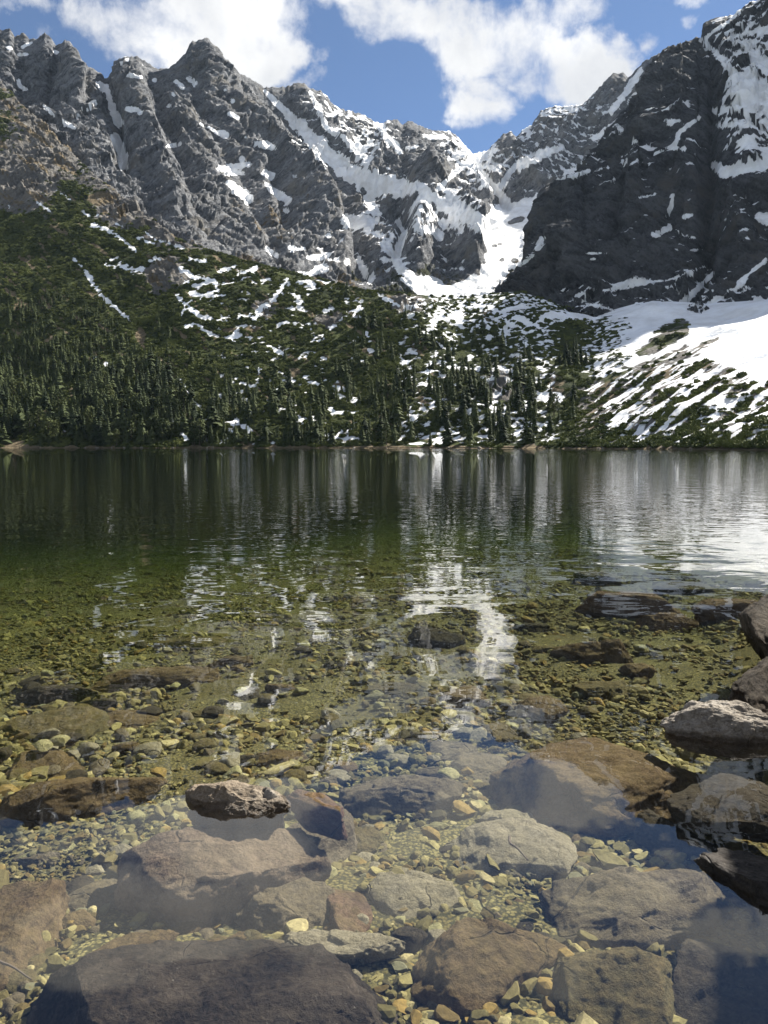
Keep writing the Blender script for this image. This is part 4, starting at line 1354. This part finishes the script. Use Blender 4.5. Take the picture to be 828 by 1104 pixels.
# twigs
def twig(p0, p1, rad, label):
    bm = bmesh.new()
    n = 9
    rings = []
    a = Vector(p0); b = Vector(p1)
    ax = (b - a).normalized()
    s1 = ax.cross(Vector((0, 0, 1))).normalized()
    s2 = ax.cross(s1)
    for k in range(n):
        f = k / (n - 1)
        c = a.lerp(b, f) + s1 * 0.012 * math.sin(f * 5) + s2 * 0.006 * math.sin(f * 9)
        rr = rad * (1 - .6 * f)
        rings.append([bm.verts.new(c + s1 * rr * math.cos(q * 1.0472) + s2 * rr * math.sin(q * 1.0472)) for q in range(6)])
    for k in range(n - 1):
        for q in range(6):
            bm.faces.new((rings[k][q], rings[k][(q + 1) % 6], rings[k + 1][(q + 1) % 6], rings[k + 1][q]))
    bm.faces.new(rings[0]); bm.faces.new(rings[-1])
    me = bpy.data.meshes.new('twig')
    bm.to_mesh(me); bm.free()
    me.materials.append(mat_bark)
    link('twig', me, None, label=label, category='twig')


x0, y0 = ground_hit(-6, 1028, -.16); x1, y1 = ground_hit(30, 1054, -.16)
twig((x0, y0, -.15), (x1, y1, -.17), 0.006, 'thin brown twig lying underwater in the lower left corner')
x0, y0 = ground_hit(549, 907, -.12); x1, y1 = ground_hit(566, 932, -.12)
twig((x0, y0, -.10), (x1, y1, -.10), 0.006, 'short dark twig resting on the large pale beige boulder')

# ------------------------------------------------------------------ water
m, t, out = new_mat('lake_water')
geo = t.n.new('ShaderNodeNewGeometry')
p = geo.outputs['Position']
sep = t.n.new('ShaderNodeSeparateXYZ')
t.l.new(p, sep.inputs[0])


def waves(off):
    q = t.vmath('ADD', p, off)
    flat = t.vmath('MULTIPLY', q, (1, 1, 0))
    a = t.noise(flat, 1.15, 1, 0.4, 0.3)
    b = t.noise(t.vmath('MULTIPLY', flat, (0.6, 1.3, 0)), 3.6, 1, 0.5, 0.2)
    c = t.noise(t.vmath('MULTIPLY', flat, (0.3, 1.3, 0)), 9.0, 1, 0.5, 0)
    return a, b, c


E = 0.02
w0 = waves((0, 0, 0)); w1 = waves((E, 0, 0)); w2 = waves((0, E, 0))
far = t.ramp(sep.outputs[1], 11.0, 40.0)
shal = t.ramp(sep.outputs[1], 2.4, 6.5)
mid = t.ramp(sep.outputs[1], 6.0, 16.0)
amps = (t.math('ADD', 0.006, t.math('MULTIPLY', shal, 0.007)),
        t.math('ADD', 0.0005, t.math('MULTIPLY', mid, 0.0044)),
        t.math('ADD', 0.0002, t.math('MULTIPLY', far, 0.0032)))


def slope(i):
    s = None
    src = w1 if i == 0 else w2
    for k in range(3):
        d = t.math('MULTIPLY', t.math('DIVIDE', t.math('SUBTRACT', src[k], w0[k]), E), amps[k])
        s = d if s is None else t.math('ADD', s, d)
    return t.math('MULTIPLY', s, -1.0)


comb = t.n.new('ShaderNodeCombineXYZ')
t.l.new(slope(0), comb.inputs[0])
t.l.new(slope(1), comb.inputs[1])
comb.inputs[2].default_value = 0.0
wn = t.vmath('NORMALIZE', t.vmath('ADD', comb.outputs[0], geo.outputs['Normal']))
ior = t.math('ADD', 1.6, t.math('MULTIPLY', geo.outputs['Backfacing'], 1 / 1.6 - 1.6))
fr = t.n.new('ShaderNodeFresnel')
t.put(fr.inputs['IOR'], ior)
t.put(fr.inputs['Normal'], wn)
gl = t.n.new('ShaderNodeBsdfGlossy')
gl.inputs['Roughness'].default_value = 0.0
gl.inputs['Color'].default_value = (1, 1, 1, 1)
t.put(gl.inputs['Normal'], wn)
tr = t.n.new('ShaderNodeBsdfTransparent')
mx = t.n.new('ShaderNodeMixShader')
t.l.new(fr.outputs[0], mx.inputs[0])
t.l.new(tr.outputs[0], mx.inputs[1])
t.l.new(gl.outputs[0], mx.inputs[2])
t.l.new(mx.outputs[0], out.inputs['Surface'])
va = t.n.new('ShaderNodeVolumeAbsorption')
va.inputs['Color'].default_value = (0.42, 0.57, 0.22, 1)
va.inputs['Density'].default_value = 0.225
t.l.new(va.outputs[0], out.inputs['Volume'])
wv = [(-1500, -60, 0), (1500, -60, 0), (1500, 760, 0), (-1500, 760, 0), (-1500, -60, -30), (1500, -60, -30), (1500, 760, -30), (-1500, 760, -30)]
wf = [(0, 1, 2, 3), (7, 6, 5, 4), (0, 4, 5, 1), (1, 5, 6, 2), (2, 6, 7, 3), (3, 7, 4, 0)]
link('lake_water', make_mesh('lake_water', wv, quads=wf, mat=m, smooth=False), None, kind='structure', label='clear green mountain lake with gentle ripples')

# ------------------------------------------------------------------ mountain air
hm = bpy.data.materials.new('air_haze')
hm.use_nodes = True
ht = NT(hm.node_tree)
ht.n.clear()
ho = ht.n.new('ShaderNodeOutputMaterial')
pv = ht.n.new('ShaderNodeVolumePrincipled')
pv.inputs['Color'].default_value = (0.60, 0.78, 1.0, 1)
pv.inputs['Density'].default_value = 0.000011
pv.inputs['Anisotropy'].default_value = 0.2
ht.l.new(pv.outputs[0], ho.inputs['Volume'])
hv = [(-2600, -250, -36), (2900, -250, -36), (2900, 3000, -36), (-2600, 3000, -36), (-2600, -250, 1700), (2900, -250, 1700), (2900, 3000, 1700), (-2600, 3000, 1700)]
hf = [(3, 2, 1, 0), (4, 5, 6, 7), (0, 1, 5, 4), (1, 2, 6, 5), (2, 3, 7, 6), (3, 0, 4, 7)]
link('haze', make_mesh('haze', hv, quads=hf, mat=hm, smooth=False), None, kind='stuff', label='thin blue mountain air between the lake and the far peaks', category='haze')

# ------------------------------------------------------------------ sky and sun
SUN_AZ, SUN_EL = 50.0, 43.0     # azimuth to the right of straight ahead
az, el = R(SUN_AZ), R(SUN_EL)
sdir = Vector((math.sin(az) * math.cos(el), math.cos(az) * math.cos(el), math.sin(el)))
sl = bpy.data.lights.new('sun', 'SUN')
sl.energy = 5.0
sl.angle = R(0.53)
sl.color = (1.0, 0.95, 0.86)
so = bpy.data.objects.new('sun', sl)
COL.objects.link(so)
so.rotation_euler = (-sdir).to_track_quat('-Z', 'Y').to_euler()
so.location = sdir * 300

wd = bpy.data.worlds.new('World')
scene.world = wd
wd.use_nodes = True
t = NT(wd.node_tree)
t.n.clear()
out = t.n.new('ShaderNodeOutputWorld')
sky = t.n.new('ShaderNodeTexSky')
sky.sky_type = 'NISHITA'
sky.sun_disc = False
sky.sun_elevation = el
sky.sun_rotation = az
sky.altitude = 2200
sky.air_density = 0.85
sky.dust_density = 0.1
sky.ozone_density = 3.0
bg = t.n.new('ShaderNodeBackground')
t.l.new(sky.outputs[0], bg.inputs[0])
bg.inputs[1].default_value = 0.05
tc = t.n.new('ShaderNodeTexCoord')
d = t.vmath('NORMALIZE', tc.outputs['Generated'])
sepd = t.n.new('ShaderNodeSeparateXYZ')
t.l.new(d, sepd.inputs[0])
dy = t.math('MAXIMUM', sepd.outputs[1], 0.08)
uu = t.math('DIVIDE', sepd.outputs[0], dy)
vv = t.math('DIVIDE', sepd.outputs[2], dy)
wn_ = t.n.new('ShaderNodeTexNoise')
t.l.new(d, wn_.inputs['Vector'])
wn_.inputs['Scale'].default_value = 9.0
wn_.inputs['Detail'].default_value = 6
wn_.inputs['Roughness'].default_value = 0.6
sw = t.n.new('ShaderNodeSeparateColor')
t.l.new(wn_.outputs['Color'], sw.inputs[0])
uu = t.math('ADD', uu, t.math('MULTIPLY', t.math('SUBTRACT', sw.outputs[0], 0.5), 0.16))
vv = t.math('ADD', vv, t.math('MULTIPLY', t.math('SUBTRACT', sw.outputs[1], 0.5), 0.13))
BL = [(215, 22, 128, 62, 1.1), (285, 55, 52, 42, .95), (130, 8, 60, 34, .8), (330, 85, 20, 14, .5), (395, -5, 60, 34, .8), (450, 18, 80, 36, .9), (540, 40, 95, 56, 1.0), (600, 72, 84, 48, 1.1), (655, 72, 44, 32, .85), (522, 100, 46, 44, .85),
      (505, 135, 30, 12, .45), (620, 5, 50, 30, .6), (700, 45, 20, 18, .5), (755, 22, 16, 12, .45), (740, 0, 40, 10, .5), (60, 30, 18, 20, .42), (25, 0, 50, 12, .5),
      (180, -85, 230, 56, 1.1), (330, -40, 100, 40, 1.0), (470, -60, 110, 44, 1.0), (705, -40, 70, 40, 1.0), (560, -150, 160, 50, .9), (0, -150, 150, 50, .9), (850, -120, 120, 40, .9)]
mask = None
for (px, py, rx, ry, a) in BL:
    u0, v0 = pix(px, py)
    du = t.math('MULTIPLY', t.math('SUBTRACT', uu, float(u0)), F / rx)
    dv = t.math('MULTIPLY', t.math('SUBTRACT', vv, float(v0)), F / ry)
    q = t.math('ADD', t.math('MULTIPLY', du, du), t.math('MULTIPLY', dv, dv))
    cbl = t.math('MULTIPLY', t.math('MAXIMUM', t.math('SUBTRACT', 1.25, q), 0.0), a)
    mask = cbl if mask is None else t.math('MAXIMUM', mask, cbl)
# clouds over the rest of the sky dome
away = t.ramp(sepd.outputs[1], 0.55, 0.2)
mask = t.math('MAXIMUM', t.math('MINIMUM', mask, 1.0), t.math('MULTIPLY', away, t.ramp(t.noise(d, 2.2, 3, .5), .45, .62)))
cn = t.noise(d, 11.0, 10, 0.62, 0.2)
cn2 = t.noise(t.vmath('ADD', d, (3.1, 1.7, 0.4)), 4.5, 7, 0.55)
dens_c = t.math('ADD', t.math('MULTIPLY', mask, 0.85), t.math('MULTIPLY', t.math('SUBTRACT', cn, 0.5), 2.1))
alpha = t.ramp(dens_c, 0.2, 0.85)
shade = t.math('ADD', t.math('MULTIPLY', t.ramp(cn2, .38, .62), 0.7), t.math('MULTIPLY', t.ramp(dens_c, 1.2, 0.5), 0.3))
ccol = t.mix(shade, (0.56, 0.575, 0.60), (0.93, 0.92, 0.90))
bc = t.n.new('ShaderNodeBackground')
t.put(bc.inputs[0], ccol)
bc.inputs[1].default_value = 0.475
mxw = t.n.new('ShaderNodeMixShader')
t.put(mxw.inputs[0], t.math('MULTIPLY', alpha, 0.97))
t.l.new(bg.outputs[0], mxw.inputs[1])
t.l.new(bc.outputs[0], mxw.inputs[2])
t.l.new(mxw.outputs[0], out.inputs[0])

# ------------------------------------------------------------------ render settings
scene.view_settings.view_transform = 'Standard'
scene.view_settings.look = 'None'
scene.view_settings.exposure = 1.45
scene.view_settings.gamma = 1.0
scene.view_settings.use_curve_mapping = False
cy = scene.cycles
cy.max_bounces = 8
cy.diffuse_bounces = 2
cy.glossy_bounces = 3
cy.transmission_bounces = 4
cy.transparent_max_bounces = 12
cy.volume_bounces = 0
cy.use_denoising = True
cy.caustics_reflective = False
cy.caustics_refractive = False
